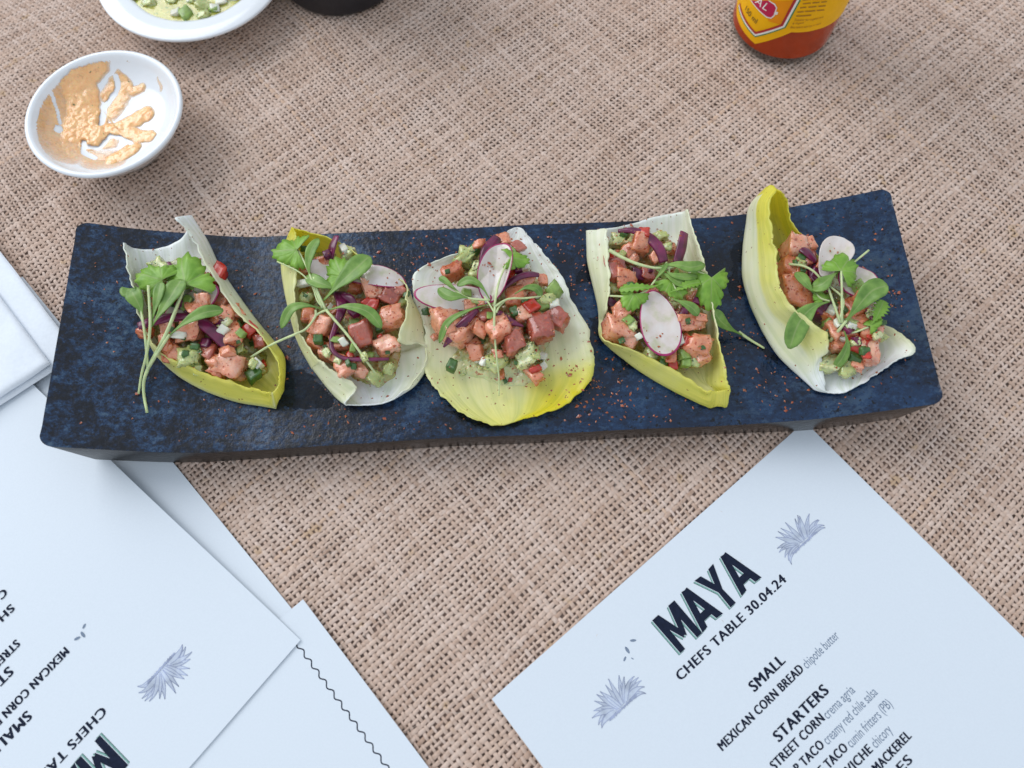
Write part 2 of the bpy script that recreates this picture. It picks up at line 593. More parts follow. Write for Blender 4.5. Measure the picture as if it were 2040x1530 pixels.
# ------------------------------------------------------------------ table and burlap cloth
tv = [(-0.33, -0.13, -0.0017), (0.33, -0.13, -0.0017), (0.33, 0.37, -0.0017), (-0.33, 0.37, -0.0017)]
tv2 = [(x, y, -0.0220) for x, y, z in tv]
tab = mesh_obj('table', tv + tv2, [(0, 1, 2, 3), (7, 6, 5, 4), (0, 4, 5, 1), (1, 5, 6, 2), (2, 6, 7, 3), (3, 7, 4, 0)], M['table'], smooth=False)
tag(tab, 'dark wooden table top under the burlap cloth', 'table', kind='structure')


def smooth_noise2(x, y, seed, s):
    # cheap smooth field from a few sines
    r = np.random.default_rng(seed)
    out = np.zeros_like(x)
    for _ in range(5):
        a, b, c = r.normal(0, 1, 3)
        out += np.sin((a * x + b * y) * s + c * 6)
    return out / 3.0


def build_burlap():
    X0, X1, Y0, Y1 = -0.305, 0.305, -0.10, 0.345
    P = 0.00198
    au, av = math.radians(40.5), math.radians(-50.5)
    U = np.array([math.cos(au), math.sin(au)])
    V = np.array([math.cos(av), math.sin(av)])
    ctr = np.array([0.0, 0.11])
    R = 0.40
    n = int(R / P)
    VS, FS, TA = [], [], []
    base = 0

    def warp(p):
        x, y = p[..., 0], p[..., 1]
        dx = 0.0035 * smooth_noise2(x, y, 1, 9) + 0.0006 * smooth_noise2(x, y, 3, 60)
        dy = 0.0045 * smooth_noise2(x, y, 2, 9) + 0.0006 * smooth_noise2(x, y, 4, 60)
        # the cloth is pulled: threads swing towards the far left
        w = np.clip((y - 0.12) / 0.25, 0, 1) * np.clip((0.05 - x) / 0.3, 0, 1)
        dy = dy - 0.05 * w * w
        return np.stack([x + dx, y + dy], -1)

    H = 0.00042
    for fam in (0, 1):
        D, S = (U, V) if fam == 0 else (V, U)
        for i in range(-n, n + 1):
            k = np.arange(-2 * n, 2 * n + 1)          # half-crossing stations
            s = k * P / 2
            lat = i * P + rng.normal(0, 0.09e-3)
            # slow lateral wander and thick / thin slubs
            ph = rng.uniform(0, 6.28, 4)
            wan = 0.16e-3 * np.sin(s * 140 + ph[0]) + 0.11e-3 * np.sin(s * 410 + ph[1]) + rng.normal(0, 0.025e-3, len(s))
            c = ctr + D[None] * s[:, None] + S[None] * (lat + wan)[:, None]
            keep = (c[:, 0] > X0 - 0.02) & (c[:, 0] < X1 + 0.02) & (c[:, 1] > Y0 - 0.02) & (c[:, 1] < Y1 + 0.06)
            if keep.sum() < 4: continue
            c, kk, ss = c[keep], k[keep], s[keep]
            wid = (0.66 if fam == 0 else 0.60) * 1e-3 * (1 + 0.16 * np.sin(ss * 90 + ph[2]) + 0.07 * np.sin(ss * 333 + ph[3]) + rng.normal(0, 0.045, len(ss)) + rng.normal(0, 0.09))
            wid = np.clip(wid, 0.36e-3, 0.98e-3)
            # over / under: even stations sit on a crossing, odd ones between
            j = kk // 2
            ud = np.where(((j + i + fam) % 2) == 0, 1.0, -1.0)
            z = np.where(kk % 2 == 0, ud * H, 0.0)
            z = z + rng.normal(0, 0.03e-3, len(z)) - 0.55e-3
            Sx = np.stack([S] * len(c))
            pc = warp(c)
            pl = warp(c - Sx * wid[:, None])
            pr = warp(c + Sx * wid[:, None])
            m = len(c)
            v = np.zeros((m, 3, 3))
            v[:, 0, :2], v[:, 1, :2], v[:, 2, :2] = pl, pc, pr
            v[:, 0, 2] = z - 0.34e-3
            v[:, 1, 2] = z + 0.16e-3
            v[:, 2, 2] = z - 0.34e-3
            inside = (pc[:, 0] > X0) & (pc[:, 0] < X1) & (pc[:, 1] > Y0) & (pc[:, 1] < Y1)
            idx = base + np.arange(m * 3).reshape(m, 3)
            a, b = idx[:-1], idx[1:]
            ok = inside[:-1] & inside[1:]
            q1 = np.stack([a[:, 0], a[:, 1], b[:, 1], b[:, 0]], -1)[ok]
            q2 = np.stack([a[:, 1], a[:, 2], b[:, 2], b[:, 1]], -1)[ok]
            if fam == 0:
                q1, q2 = q1[:, ::-1], q2[:, ::-1]
            FS.append(q1)
            FS.append(q2)
            VS.append(v.reshape(-1, 3))
            TA.append(np.full(m * 3, np.clip(rng.normal(0.52, 0.22), 0, 1)))
            base += m * 3
    VS = np.concatenate(VS)
    FS = np.concatenate(FS)
    TA = np.concatenate(TA)
    used = np.zeros(len(VS), bool)
    used[FS.ravel()] = True
    remap = np.cumsum(used) - 1
    VS, TA, FS = VS[used], TA[used], remap[FS]
    me = bpy.data.meshes.new('tablecloth')
    me.vertices.add(len(VS))
    me.vertices.foreach_set('co', VS.ravel().astype(np.float32))
    me.loops.add(len(FS) * 4)
    me.loops.foreach_set('vertex_index', FS.ravel().astype(np.int32))
    me.polygons.add(len(FS))
    me.polygons.foreach_set('loop_start', np.arange(0, len(FS) * 4, 4, dtype=np.int32))
    me.polygons.foreach_set('use_smooth', np.ones(len(FS), bool))
    me.update(calc_edges=True)
    at = me.attributes.new('thread', 'FLOAT', 'POINT')
    at.data.foreach_set('value', TA.astype(np.float32))
    me.materials.append(M['burlap'])
    o = bpy.data.objects.new('tablecloth', me)
    col.objects.link(o)
    return o


cloth = build_burlap()
tag(cloth, 'coarse woven beige burlap cloth covering the table', 'tablecloth', kind='structure')


def stray_fibres():
    v, f = [], []
    for _ in range(800):
        x, y = random.uniform(-0.28, 0.28), random.uniform(-0.08, 0.32)
        a = random.uniform(0, 6.28)
        L = random.uniform(0.003, 0.010)
        p = Vector((x, y, -0.0001))
        pts = [p]
        for k in range(3):
            a += random.uniform(-0.7, 0.7)
            p = p + Vector((math.cos(a), math.sin(a), 0)) * L / 3
            pts.append(Vector((p.x, p.y, random.uniform(0.0, 0.0007))))
        tv_, tf_ = tube(pts, 0.00008, 0.00005, 3, 3)
        b = len(v)
        v += tv_
        f += [tuple(i + b for i in q) for q in tf_]
    o = mesh_obj('loose_fibres', v, f, M['fibre'], parent=cloth)
    o['kind'] = 'stuff'


stray_fibres()


# ------------------------------------------------------------------ printed cards
class Card:
    """local frame: u along the card's top edge, v down the card, both in metres"""

    def __init__(self, tl, d, w=0.148, h=0.210, z=0.0004, lift=None):
        self.tl = Vector((tl.x, tl.y, 0))
        self.d = Vector((d.x, d.y, 0)).normalized()
        self.e = Vector((self.d.y, -self.d.x, 0))      # down the page
        self.w, self.h, self.z = w, h, z
        self.lift = lift or (lambda u, v: 0.0)

    def at(self, u, v, dz=0.0):
        p = self.tl + self.d * u + self.e * v
        return Vector((p.x, p.y, self.z + self.lift(u, v) + dz))

    def uv(self, px, py):
        z = self.z
        for _ in range(3):
            p = unp(px, py, z) - self.tl
            u, v = p.dot(self.d), p.dot(self.e)
            z = self.z + self.lift(u, v)
        return u, v

    def build(self, label, t=0.00032):
        nx, ny = 24, 34
        vv, ff = [], []
        for s in (0, -t):
            for j in range(ny + 1):
                for i in range(nx + 1):
                    vv.append(self.at(self.w * i / nx, self.h * j / ny, s))
        o = (nx + 1) * (ny + 1)
        for j in range(ny):
            for i in range(nx):
                a = j * (nx + 1) + i
                ff.append((a + nx + 1, a + nx + 2, a + 1, a))
                ff.append((o + a, o + a + 1, o + a + nx + 2, o + a + nx + 1))
        for i in range(nx):
            ff.append((i, i + 1, o + i + 1, o + i))
            a = ny * (nx + 1) + i
            ff.append((a + 1, a, o + a, o + a + 1))
        for j in range(ny):
            a = j * (nx + 1)
            ff.append((a + nx + 1, a, o + a, o + a + nx + 1))
            a += nx
            ff.append((a, a + nx + 1, o + a + nx + 1, o + a))
        ob = mesh_obj('menu_card', vv, ff, M['paper'], smooth=False, origin=self.at(0, 0))
        tag(ob, label, 'menu card')
        self.ob = ob
        return ob


_txt_cache = {}


def text_shape(s, bold):
    key = (s, bold)
    if key in _txt_cache: return _txt_cache[key]
    cu = bpy.data.curves.new('t', 'FONT')
    cu.body = s
    cu.resolution_u = 3
    cu.space_character = 1.12 if bold > 0 else 1.0
    ob = bpy.data.objects.new('t', cu)
    col.objects.link(ob)
    bpy.context.view_layer.update()
    me = bpy.data.meshes.new_from_object(ob.evaluated_get(bpy.context.evaluated_depsgraph_get()))
    vs = [v.co.copy() for v in me.vertices]
    fs = [tuple(p.vertices) for p in me.polygons]
    bpy.data.objects.remove(ob)
    bpy.data.meshes.remove(me)
    bpy.data.curves.remove(cu)
    _txt_cache[key] = (vs, fs)
    return vs, fs


CAP = None


def cap_height():
    global CAP
    if CAP is None:
        vs, _ = text_shape('H', 0.0)
        CAP = max(v.y for v in vs)
    return CAP


def print_text(card, s, u0, u1, v, cap, mat, bold=0.02, dz=0.00006, name='printed_text'):
    vs, fs = text_shape(s, bold)
    x0, x1 = min(q.x for q in vs), max(q.x for q in vs)
    ks = (u1 - u0) / (x1 - x0)
    kc = cap / cap_height()
    out, ff = [], []
    for n_, sh in enumerate((-0.75, -0.25, 0.25, 0.75) if bold > 0 else (0,)):
        b = len(out)
        sh = sh * bold * 2.6 * kc
        out += [card.at(u0 + (q.x - x0) * ks + sh, v - q.y * kc, dz + n_ * 0.000012) for q in vs]
        ff += [tuple(i + b for i in f) for f in fs]
    return mesh_obj(name, out, ff, mat, parent=card.ob, smooth=False)


LETTERS = {
    'M': [[(0, 0), (.22, 0), (.25, 1), (-.02, 1)], [(0.0, 1), (.27, 1), (.57, .30), (.43, .20)], [(.73, 1), (1.0, 1), (.57, .20), (.43, .30)], [(.78, 0), (1.02, 0), (1.02, 1), (.75, 1)]],
    'A': [[(-.04, 0), (.25, .02), (.62, 1), (.36, 1.03)], [(.73, .02), (1.04, 0), (.64, 1.03), (.40, 1)], [(.25, .17), (.75, .17), (.68, .36), (.32, .36)]],
    'Y': [[(-.04, 1.02), (.29, 1), (.62, .46), (.40, .42)], [(.72, 1), (1.04, 1.02), (.62, .42), (.40, .46)], [(.36, -.02), (.66, -.02), (.62, .5), (.40, .5)]],
}


def print_logo(card, u0, u1, v, cap):
    """the heading in flared block capitals with a teal inline on the left of each stroke"""
    adv = (u1 - u0) / 4.0
    wid = {'M': 1.02, 'A': 0.92, 'Y': 0.86}
    tot = sum(wid[c] for c in 'MAYA') + 3 * 0.07
    k = (u1 - u0) / tot
    u = u0
    for n_, c in enumerate('MAYA'):
        w = wid[c] * k
        for (mat, du, dv, z0) in ((M['ink'], -0.00080, 0.00026, 0.00003), (M['ink_teal'], -0.00068, 0.00020, 0.00006), (M['paper'], -0.00018, 0.00005, 0.00009), (M['ink'], 0, 0, 0.00012)):
            vs, fs = [], []
            for qn, q in enumerate(LETTERS[c]):
                b = len(vs)
                for (a, h) in q:
                    vs.append(card.at(u + a * w + du, v - h * cap + dv, z0 + qn * 0.000006))
                fs.append((b, b + 1, b + 2, b + 3))
            mesh_obj('letter', vs, fs, mat, parent=card.ob, smooth=False)
        u += w + 0.07 * k


def print_agave(card, cu, cv, size, flip, seed):
    """sketched agave rosette: pale blade shapes with darker outlines, fanning from a ground line"""
    r = random.Random(seed)
    fills, strokes = ([], []), ([], [])

    def put(store, pts, z):
        b = len(store[0])
        store[0].extend(card.at(cu + u * (-1 if flip else 1), cv + v, z) for u, v in pts)
        q = tuple(range(b, b + len(pts)))
        store[1].append(q[::-1] if flip else q)

    n_ = 17
    order = list(range(n_))
    r.shuffle(order)
    for zi, i in enumerate(order):
        t0 = i / (n_ - 1)
        a = math.radians(4 + 172 * t0 + r.uniform(-5, 5))
        side = math.cos(a)
        L = size * (0.40 + 0.10 * r.random() + 0.10 * math.sin(a))
        bend = -side * r.uniform(0.5, 1.5) if abs(side) > 0.55 else r.uniform(-0.25, 0.25)
        bu, bv = side * size * 0.20, r.uniform(-0.01, 0.03) * size
        w0 = size * r.uniform(0.030, 0.046)
        st = 9
        u, v, aa = bu, bv, a
        cl = []
        for k in range(st + 1):
            cl.append((u, v, aa))
            u += math.cos(aa) * L / st
            v -= math.sin(aa) * L / st
            aa += bend / st * (0.4 + 1.4 * k / st)
        prof = [w0 * (0.55 + 0.9 * math.sin(math.pi * min(1, k / st * 0.9 + 0.12))) * (1 - (k / st) ** 3) for k in range(st + 1)]
        z = 0.00003 + zi * 0.000004
        lw = size * 0.0085
        for k in range(st):
            (x0, y0, b0), (x1, y1, b1) = cl[k], cl[k + 1]
            for s0, s1, store, dz in ((-1, 1, fills, 0), (1, 1, strokes, 2e-6), (-1, -1, strokes, 2e-6), (0, 0, strokes, 2e-6)):
                if store is strokes and s0 == 0 and (i % 3 or k > 5): continue
                e0a, e0b = s0 * prof[k], s1 * prof[k]
                e1a, e1b = s0 * prof[k + 1], s1 * prof[k + 1]
                if s0 == s1:
                    e0a, e0b, e1a, e1b = e0a - lw, e0b + lw, e1a - lw, e1b + lw
                P = lambda x, y, b, e: (x - math.sin(b) * e, y - math.cos(b) * e)
                put(store, [P(x0, y0, b0, e0a), P(x1, y1, b1, e1a), P(x1, y1, b1, e1b), P(x0, y0, b0, e0b)], z + dz)
    for i in range(16):
        u = size * (-0.36 + 0.72 * i / 15)
        d = size * r.uniform(0.03, 0.07)
        put(strokes, [(u - d, 0.055 * size), (u + d * .6, 0.03 * size), (u + d, 0.045 * size), (u - d * .4, (0.07 + 0.03 * r.random()) * size)], 0.00013 + i * 2e-6)
    mesh_obj('agave_drawing', fills[0], fills[1], M['ink_pale'], parent=card.ob, smooth=False)
    mesh_obj('agave_outline', strokes[0], strokes[1], M['ink_agave'], parent=card.ob, smooth=False)


def print_specks(card, pts):
    vs, fs = [], []
    for (u, v, a, L) in pts:
        b = len(vs)
        for k in range(8):
            t = 2 * math.pi * k / 8
            x, y = L * math.cos(t), L * 0.4 * math.sin(t)
            vs.append(card.at(u + x * math.cos(a) - y * math.sin(a), v + x * math.sin(a) + y * math.cos(a), 0.00004))
        fs.append(tuple(range(b, b + 8)))
    mesh_obj('ink_speck', vs, fs, M['ink_light'], parent=card.ob, smooth=False)


# right menu card
tlr = unp(980, 1392, 0.0005)
trr = unp(1602, 841, 0.0005)
cardR = Card(tlr, trr - tlr, z=0.0006, lift=lambda u, v: 0.0022 * (max(0, v - 0.03) / 0.15) ** 2 + 0.0016 * (max(0, u - 0.09) / 0.06) ** 2 * (v / 0.1) + 0.0010 * (max(0, 0.05 - u) / 0.05) ** 2)
cardR.build('white printed menu card whose corner meets the front of the blue plate')

# left stack
tll = unp(598, 1275, 0.0024)
dirl = (unp(598, 1275, 0.0024) - unp(67, 767, 0.0024))
dl = Vector((dirl.y, -dirl.x, 0)).normalized()      # text direction, towards lower left
cardL = Card(tll, dl, z=0.0020, lift=lambda u, v: 0.0026 * math.exp(-((v - 0.085) / 0.045) ** 2) * math.exp(-(u / 0.05) ** 2))
cardL.build('white printed menu card turned upside down, topmost of the stack under the napkin')
cardL.tl = cardL.tl + cardL.d * 0.0040      # its print sits a little further along than on the other card
s3a, s3b, s3c = unp(604, 1194, 0.001), unp(557, 1231, 0.001), unp(855, 1530, 0.001)
d3 = (s3c - s3a)
d3p = Vector((-d3.y, d3.x, 0)).normalized()
cardW = Card(s3a - d3p * 0.148, d3p, z=0.0013)
cardW.build('white card with a wavy dark line near its edge, below the upside down menu')
s2a, s2b = unp(348, 925, 0.0006), unp(580, 1211, 0.0006)
d2 = (s2b - s2a).normalized()
d2p = Vector((-d2.y, d2.x, 0)).normalized()
cardB = Card(s2a - d2 * 0.105 - d2p * 0.148, d2p, z=0.0007)
cardB.build('blank white card lying on the burlap, lowest of the stack beneath the plate')

TXT = [  # string, start px, end px, cap height, bold, ink
    ('CHEFS TABLE 30.04.24', (1356, 1356), (1568, 1158), 3.0, 0.020, 'ink'),
    ('SMALL', (1504, 1379), (1565, 1319), 3.3, 0.022, 'ink'),
    ('MEXICAN CORN BREAD', (1439, 1495), (1603, 1337), 2.7, 0.020, 'ink'),
    ('chipotle butter', (1608, 1333), (1673, 1269), 2.9, 0.0, 'ink_light'),
    ('STARTERS', (1553, 1479), (1652, 1379), 3.3, 0.022, 'ink'),
    ('STREET CORN', (1542, 1532), (1646, 1437), 2.7, 0.020, 'ink'),
    ('crema agria', (1649, 1433), (1705, 1378), 2.9, 0.0, 'ink_light'),
]
TXT_R = [
    ('P TACO', (1591, 1539), (1644, 1488), 2.7, 0.020, 'ink'),
    ('creamy red chile salsa', (1649, 1484), (1750, 1382), 2.9, 0.0, 'ink_light'),
    ('E TACO', (1640, 1543), (1691, 1494), 2.7, 0.020, 'ink'),
    ('cumin fritters (PB)', (1696, 1490), (1779, 1406), 2.9, 0.0, 'ink_light'),
    ('VICHE', (1693, 1543), (1740, 1497), 2.7, 0.020, 'ink'),
    ('chicory', (1745, 1491), (1779, 1457), 2.9, 0.0, 'ink_light'),
    ('MACKEREL', (1747, 1539), (1818, 1470), 2.7, 0.020, 'ink'),
    ('ES', (1797, 1539), (1819, 1517), 2.7, 0.020, 'ink'),
]


def line_uv(card, p0, p1):
    a, b = card.uv(*p0), card.uv(*p1)
    return a[0], b[0], (a[1] + b[1]) / 2


layout = [(t[0],) + line_uv(cardR, t[1], t[2]) + t[3:] for t in TXT]
for c_ in (cardR, cardL):
    for (s, u0, u1, v, cap, bold, ink) in layout:
        print_text(c_, s, u0, u1, v, cap * MM, M[ink], bold)
for t in TXT_R:
    u0, u1, v = line_uv(cardR, t[1], t[2])
    print_text(cardR, t[0], u0, u1, v, t[3] * MM, M[t[5]], t[4])
lu0, lu1, lv = line_uv(cardR, (1355, 1301), (1516, 1152))
for c_ in (cardR, cardL):
    print_logo(c_, lu0, lu1, lv, 0.0135)
a1 = cardR.uv(1238, 1405)
a2 = cardR.uv(1600, 1077)
for c_ in (cardR, cardL):
    print_agave(c_, a1[0], a1[1], 0.0148, False, 3)
    print_agave(c_, a2[0], a2[1], 0.0148, True, 5)
s1 = cardR.uv(1252, 1293)
print_specks(cardR, [(s1[0] + .003, s1[1] - .001, .6, .0011), (s1[0] - .0005, s1[1], 1.7, .0013), (s1[0] - .003, s1[1] + .0015, -.4, .0009), (s1[0] - .001, s1[1] + .003, 1.2, .0005)])
s2 = cardL.uv(163, 1262)
print_specks(cardL, [(s2[0] + .002, s2[1], .4, .0011), (s2[0], s2[1] - .0005, 1.7, .0012), (s2[0] - .002, s2[1] + .0012, -.3, .0009)])
# first letters of the lines that show at the picture's left on the upside-down card
for s, p in (('SH', (20, 1203)), ('C', (6, 1172))):
    u, v = cardL.uv(*p)
    w_ = 0.0026 * len(s)
    print_text(cardL, s, u, u + w_, v, 0.0027, M['ink'], 0.02)


def wavy_line():
    u_off = []
    p0, p1 = cardW.uv(590, 1275), cardW.uv(768, 1530)
    vs, fs = [], []
    n_ = 260
    v0, v1 = 0.004, 0.205
    per = 0.00415
    uu = (p0[0] + p1[0]) / 2
    prev = None
    for i in range(n_ * 3 + 1):
        v = v0 + (v1 - v0) * i / (n_ * 3)
        u = uu + 0.00055 * math.sin(2 * math.pi * (v - v0) / per)
        du = 0.00055 * 2 * math.pi / per * math.cos(2 * math.pi * (v - v0) / per)
        L = math.hypot(1, du)
        w = 0.00020
        vs.append(cardW.at(u - w / L, v + w * du / L, 0.00004))
        vs.append(cardW.at(u + w / L, v - w * du / L, 0.00004))
    for i in range(n_ * 3):
        fs.append((2 * i, 2 * i + 1, 2 * i + 3, 2 * i + 2))
    mesh_obj('wavy_line', vs, fs, M['ink'], parent=cardW.ob, smooth=False)


wavy_line()


# ------------------------------------------------------------------ folded napkin
def napkin():
    z0 = 0.0046
    corner = unp(156, 704, z0)
    ea = (unp(0, 501, z0) - unp(114, 649, z0)).normalized()      # up-left edge
    eb = (unp(0, 806, z0) - unp(100, 741, z0)).normalized()      # lower-left edge
    root = empty('napkin', Vector((corner.x, corner.y, 0.002)))
    tag(root, 'folded white cloth napkin tucked under the end of the blue plate', 'napkin')

    def fold(name, c, la, lb, zb, zt, seed):
        nu, nv = 40, 40
        vs, fs = [], []
        for side in (1, 0):
            for j in range(nv + 1):
                for i in range(nu + 1):
                    a, b = i / nu, j / nv
                    a, b = a ** 1.5, b ** 1.5
                    p = c + ea * (la * a) + eb * (lb * b)
                    d = min(a * la, b * lb, (1 - a) * la, (1 - b) * lb)
                    rr = 0.0022
                    q = 1 - max(0, 1 - d / rr) ** 2
                    mid = (zb + zt) / 2
                    hz = (zt - zb) / 2 * math.sqrt(max(0, q))
                    wv = 0.0006 * noise.noise(Vector((p.x * 40 + seed, p.y * 40, 0))) + 0.0004 * noise.noise(Vector((p.x * 110, p.y * 110 + seed, 1)))
                    z = mid + (hz if side else -hz) + wv * (1 if side else 0.2)
                    vs.append(Vector((p.x, p.y, z)))
        o = (nu + 1) * (nv + 1)
        for j in range(nv):
            for i in range(nu):
                k = j * (nu + 1) + i
                fs.append((k, k + 1, k + nu + 2, k + nu + 1))
                fs.append((o + k + nu + 1, o + k + nu + 2, o + k + 1, o + k))
        mesh_obj(name, vs, fs, M['napkin'], parent=root)

    fold('lower_fold', corner, 0.17, 0.10, 0.0030, 0.0048, 2)
    fold('upper_fold', corner + eb * 0.0095 + ea * 0.0015, 0.165, 0.085, 0.0046, 0.0072, 9)


napkin()


# ------------------------------------------------------------------ butter bowl
def butter_bowl():
    ctr = unp(210, 226, 0.0195)
    ctr.z = 0
    prof = [(0.0001, 0.0012), (0.011, 0.0012), (0.0122, 0.0), (0.0145, 0.0), (0.0152, 0.0015), (0.0165, 0.0042), (0.022, 0.0088), (0.0275, 0.0150), (0.0307, 0.0196), (0.0316, 0.0208), (0.0317, 0.0217), (0.0310, 0.0223), (0.0299, 0.0222), (0.0291, 0.0213), (0.0282, 0.0192), (0.0264, 0.0164), (0.0226, 0.0134), (0.0165, 0.0113), (0.009, 0.0103), (0.0001, 0.0100)]
    prof = [(r_ * 0.98, z_ * 0.95) for r_, z_ in prof]
    v, f = lathe(prof, 96)
    o = mesh_obj('small_bowl', [ctr + q for q in v], f, M['porcelain'], origin=ctr)
    tag(o, 'small round white porcelain bowl with smears of orange butter', 'bowl')

    inner = sorted(prof[11:], key=lambda t: t[0])

    def floor_z(r):
        for (r0, z0), (r1, z1) in zip(inner, inner[1:]):
            if r0 <= r <= r1: return z0 + (z1 - z0) * (r - r0) / (r1 - r0)
        return inner[-1][1]

    # butter strokes in the photo's own crop (pixels of the bowl region), thickness in mm
    S6 = 560 / 2040

    def loc(x, y, z):
        p = unp(x * S6, y * S6, z)
        return Vector((p.x - ctr.x, p.y - ctr.y, 0))

    def lift_loc(x, y):
        z = 0.012
        for _ in range(5):
            p = loc(x, y, z)
            z = floor_z(min(p.length, 0.029))
        return p

    add = [([(330, 760), (350, 900), (420, 1030), (520, 1110)], 85, 0.45), ([(400, 720), (450, 900), (500, 1060)], 110, 0.5), ([(470, 800), (500, 1000), (560, 1090), (700, 1170), (830, 1160)], 65, 0.4),
           ([(600, 540), (600, 700), (610, 850), (570, 960), (690, 960)], 75, 2.6), ([(640, 590), (700, 560), (770, 460)], 60, 1.6), ([(560, 500), (560, 700), (560, 900)], 40, 1.8),
           ([(690, 880), (700, 1000), (660, 1030)], 60, 2.4), ([(720, 950), (850, 950), (950, 890), (1060, 830)], 45, 1.6), ([(900, 950), (1010, 990), (1080, 990)], 38, 1.4), ([(780, 700), (840, 620)], 40, 0.7), ([(800, 830), (870, 740), (900, 640)], 45, 0.7), ([(870, 560), (920, 600), (960, 670), (1030, 640)], 24, 0.7),
           ([(820, 1160), (900, 1120), (970, 1070)], 40, 1.6), ([(760, 1050), (810, 1040)], 35, 0.6), ([(240, 850), (250, 960), (300, 1050)], 14, 0.3), ([(960, 480), (975, 485)], 14, 0.5), ([(885, 465), (890, 470)], 12, 0.4), ([(1150, 580), (1170, 650)], 9, 0.2), ([(480, 505), (560, 500)], 22, 0.4)]
    wipe = [([(740, 900), (760, 780), (860, 640), (850, 570)], 22), ([(430, 930), (430, 950)], 22), ([(610, 1040), (610, 1110), (690, 1150)], 20), ([(640, 1070), (720, 1080), (800, 990), (870, 1000), (960, 1050)], 17), ([(430, 700), (440, 900)], 7)]
    add = [([lift_loc(*q) for q in pts], w * 1.45 * S6 * 0.225 * MM, t * 0.7 * MM) for pts, w, t in add]
    wipe = [([lift_loc(*q) for q in pts], w * S6 * 0.225 * MM) for pts, w in wipe]

    def seg_d(p, pts):
        best = 9
        for a, b in zip(pts, pts[1:]):
            ab = b - a
            t = max(0, min(1, (p - a).dot(ab) / max(1e-12, ab.length_squared)))
            best = min(best, (p - a - ab * t).length)
        return best

    step = 0.00032
    n_ = int(0.029 / step)
    idx, vs, fs, th, tl_ = {}, [], [], {}, []
    for j in range(-n_, n_ + 1):
        for i in range(-n_, n_ + 1):
            p = Vector((i * step, j * step, 0))
            r = p.length
            if r > 0.0278: continue
            jig = Vector((noise.noise(p * 420), noise.noise(p * 420 + Vector((9, 9, 9))), 0)) * 0.0006
            t = -0.0003
            for pts, w, h in add:
                d = seg_d(p + jig, pts)
                t = max(t, h * (1 - (d / w) ** 2)) if d < w * 1.4 else t
            for pts, w in wipe:
                d = seg_d(p + jig * 0.6, pts)
                t = min(t, -0.0003 + 0.0030 * max(0, d / w - 0.7)) if d < w * 1.25 else t
            if t > 0: t *= 1 + 0.35 * noise.noise(p * 500) + 0.18 * noise.noise(p * 1500)
            th[(i, j)] = t
            if t > -0.00025:
                idx[(i, j)] = len(vs)
                vs.append(ctr + Vector((p.x, p.y, floor_z(r) + t)))
                tl_.append(t)
    for (i, j) in list(idx):
        q = [(i, j), (i + 1, j), (i + 1, j + 1), (i, j + 1)]
        if all(k in idx for k in q) and max(th[k] for k in q) > 0:
            fs.append(tuple(idx[k] for k in q))
    b = mesh_obj('butter_smear', vs, fs, M['butter'], origin=ctr + Vector((0, 0, 0.006)))
    fa = b.data.attributes.new('film', 'FLOAT', 'POINT')
    fa.data.foreach_set('value', [max(0.0, min(1.0, (t_ + 0.00008) / 0.00055)) for t_ in tl_])
    tag(b, 'scraped orange chipotle butter left inside the small white bowl', 'butter')


butter_bowl()


# ------------------------------------------------------------------ wide-rimmed dish with green salsa (runs out of the picture)
def salsa_dish():
    zr = 0.013
    front = unp(347, 82, zr)
    R = 0.0425
    ctr = Vector((front.x + 0.0015, front.y + R, 0))
    prof = [(0.0001, 0.001), (0.020, 0.001), (0.022, 0.0), (0.025, 0.0), (0.0262, 0.0012), (0.033, 0.0075), (0.0410, 0.0112), (0.0424, 0.0122), (0.0425, 0.0130), (0.0418, 0.0134), (0.036, 0.0129), (0.0318, 0.0125), (0.0300, 0.0118), (0.027, 0.0065), (0.022, 0.0042), (0.0001, 0.0038)]
    v, f = lathe(prof, 96)
    o = mesh_obj('rimmed_dish', [ctr + q for q in v], f, M['porcelain'], origin=ctr)
    tag(o, 'white wide rimmed dish holding chunky green salsa', 'dish')
    vs, fs = [], []
    nr, na = 16, 64
    for j in range(nr + 1):
        for i in range(na):
            r = 0.0297 * j / nr + 0.00005
            a = 2 * math.pi * i / na
            p = Vector((r * math.cos(a), r * math.sin(a), 0))
            z = 0.0112 + 0.0010 * noise.noise(p * 260) * (1 - (j / nr) ** 4) + 0.0008 * (1 - (j / nr) ** 2)
            vs.append(ctr + Vector((p.x, p.y, z)))
    for j in range(nr):
        for i in range(na):
            k = (i + 1) % na
            fs.append((j * na + i, j * na + k, (j + 1) * na + k, (j + 1) * na + i))
    s = mesh_obj('green_salsa', vs, fs, M['salsa'], origin=ctr + Vector((0, 0, 0.01)))
    tag(s, 'yellow green salsa filling the white wide rimmed dish', 'salsa')
    return ctr


SALSA_C = salsa_dish()


def black_cup():
    front = unp(668, 29, 0.003)
    R = 0.0295
    ctr = Vector((front.x, front.y + R, 0))
    prof = [(0.0001, 0.001), (0.024, 0.001), (0.0262, 0.0), (0.0282, 0.001), (0.0293, 0.003), (0.0300, 0.012), (0.0308, 0.04), (0.0312, 0.072), (0.0308, 0.0735), (0.0298, 0.0735), (0.0293, 0.072), (0.0285, 0.04), (0.027, 0.010), (0.0001, 0.008)]
    v, f = lathe(prof, 80)
    o = mesh_obj('black_tumbler', [ctr + q for q in v], f, M['black_cup'], origin=ctr)
    tag(o, 'round black tumbler standing behind the blue plate', 'cup')


black_cup()


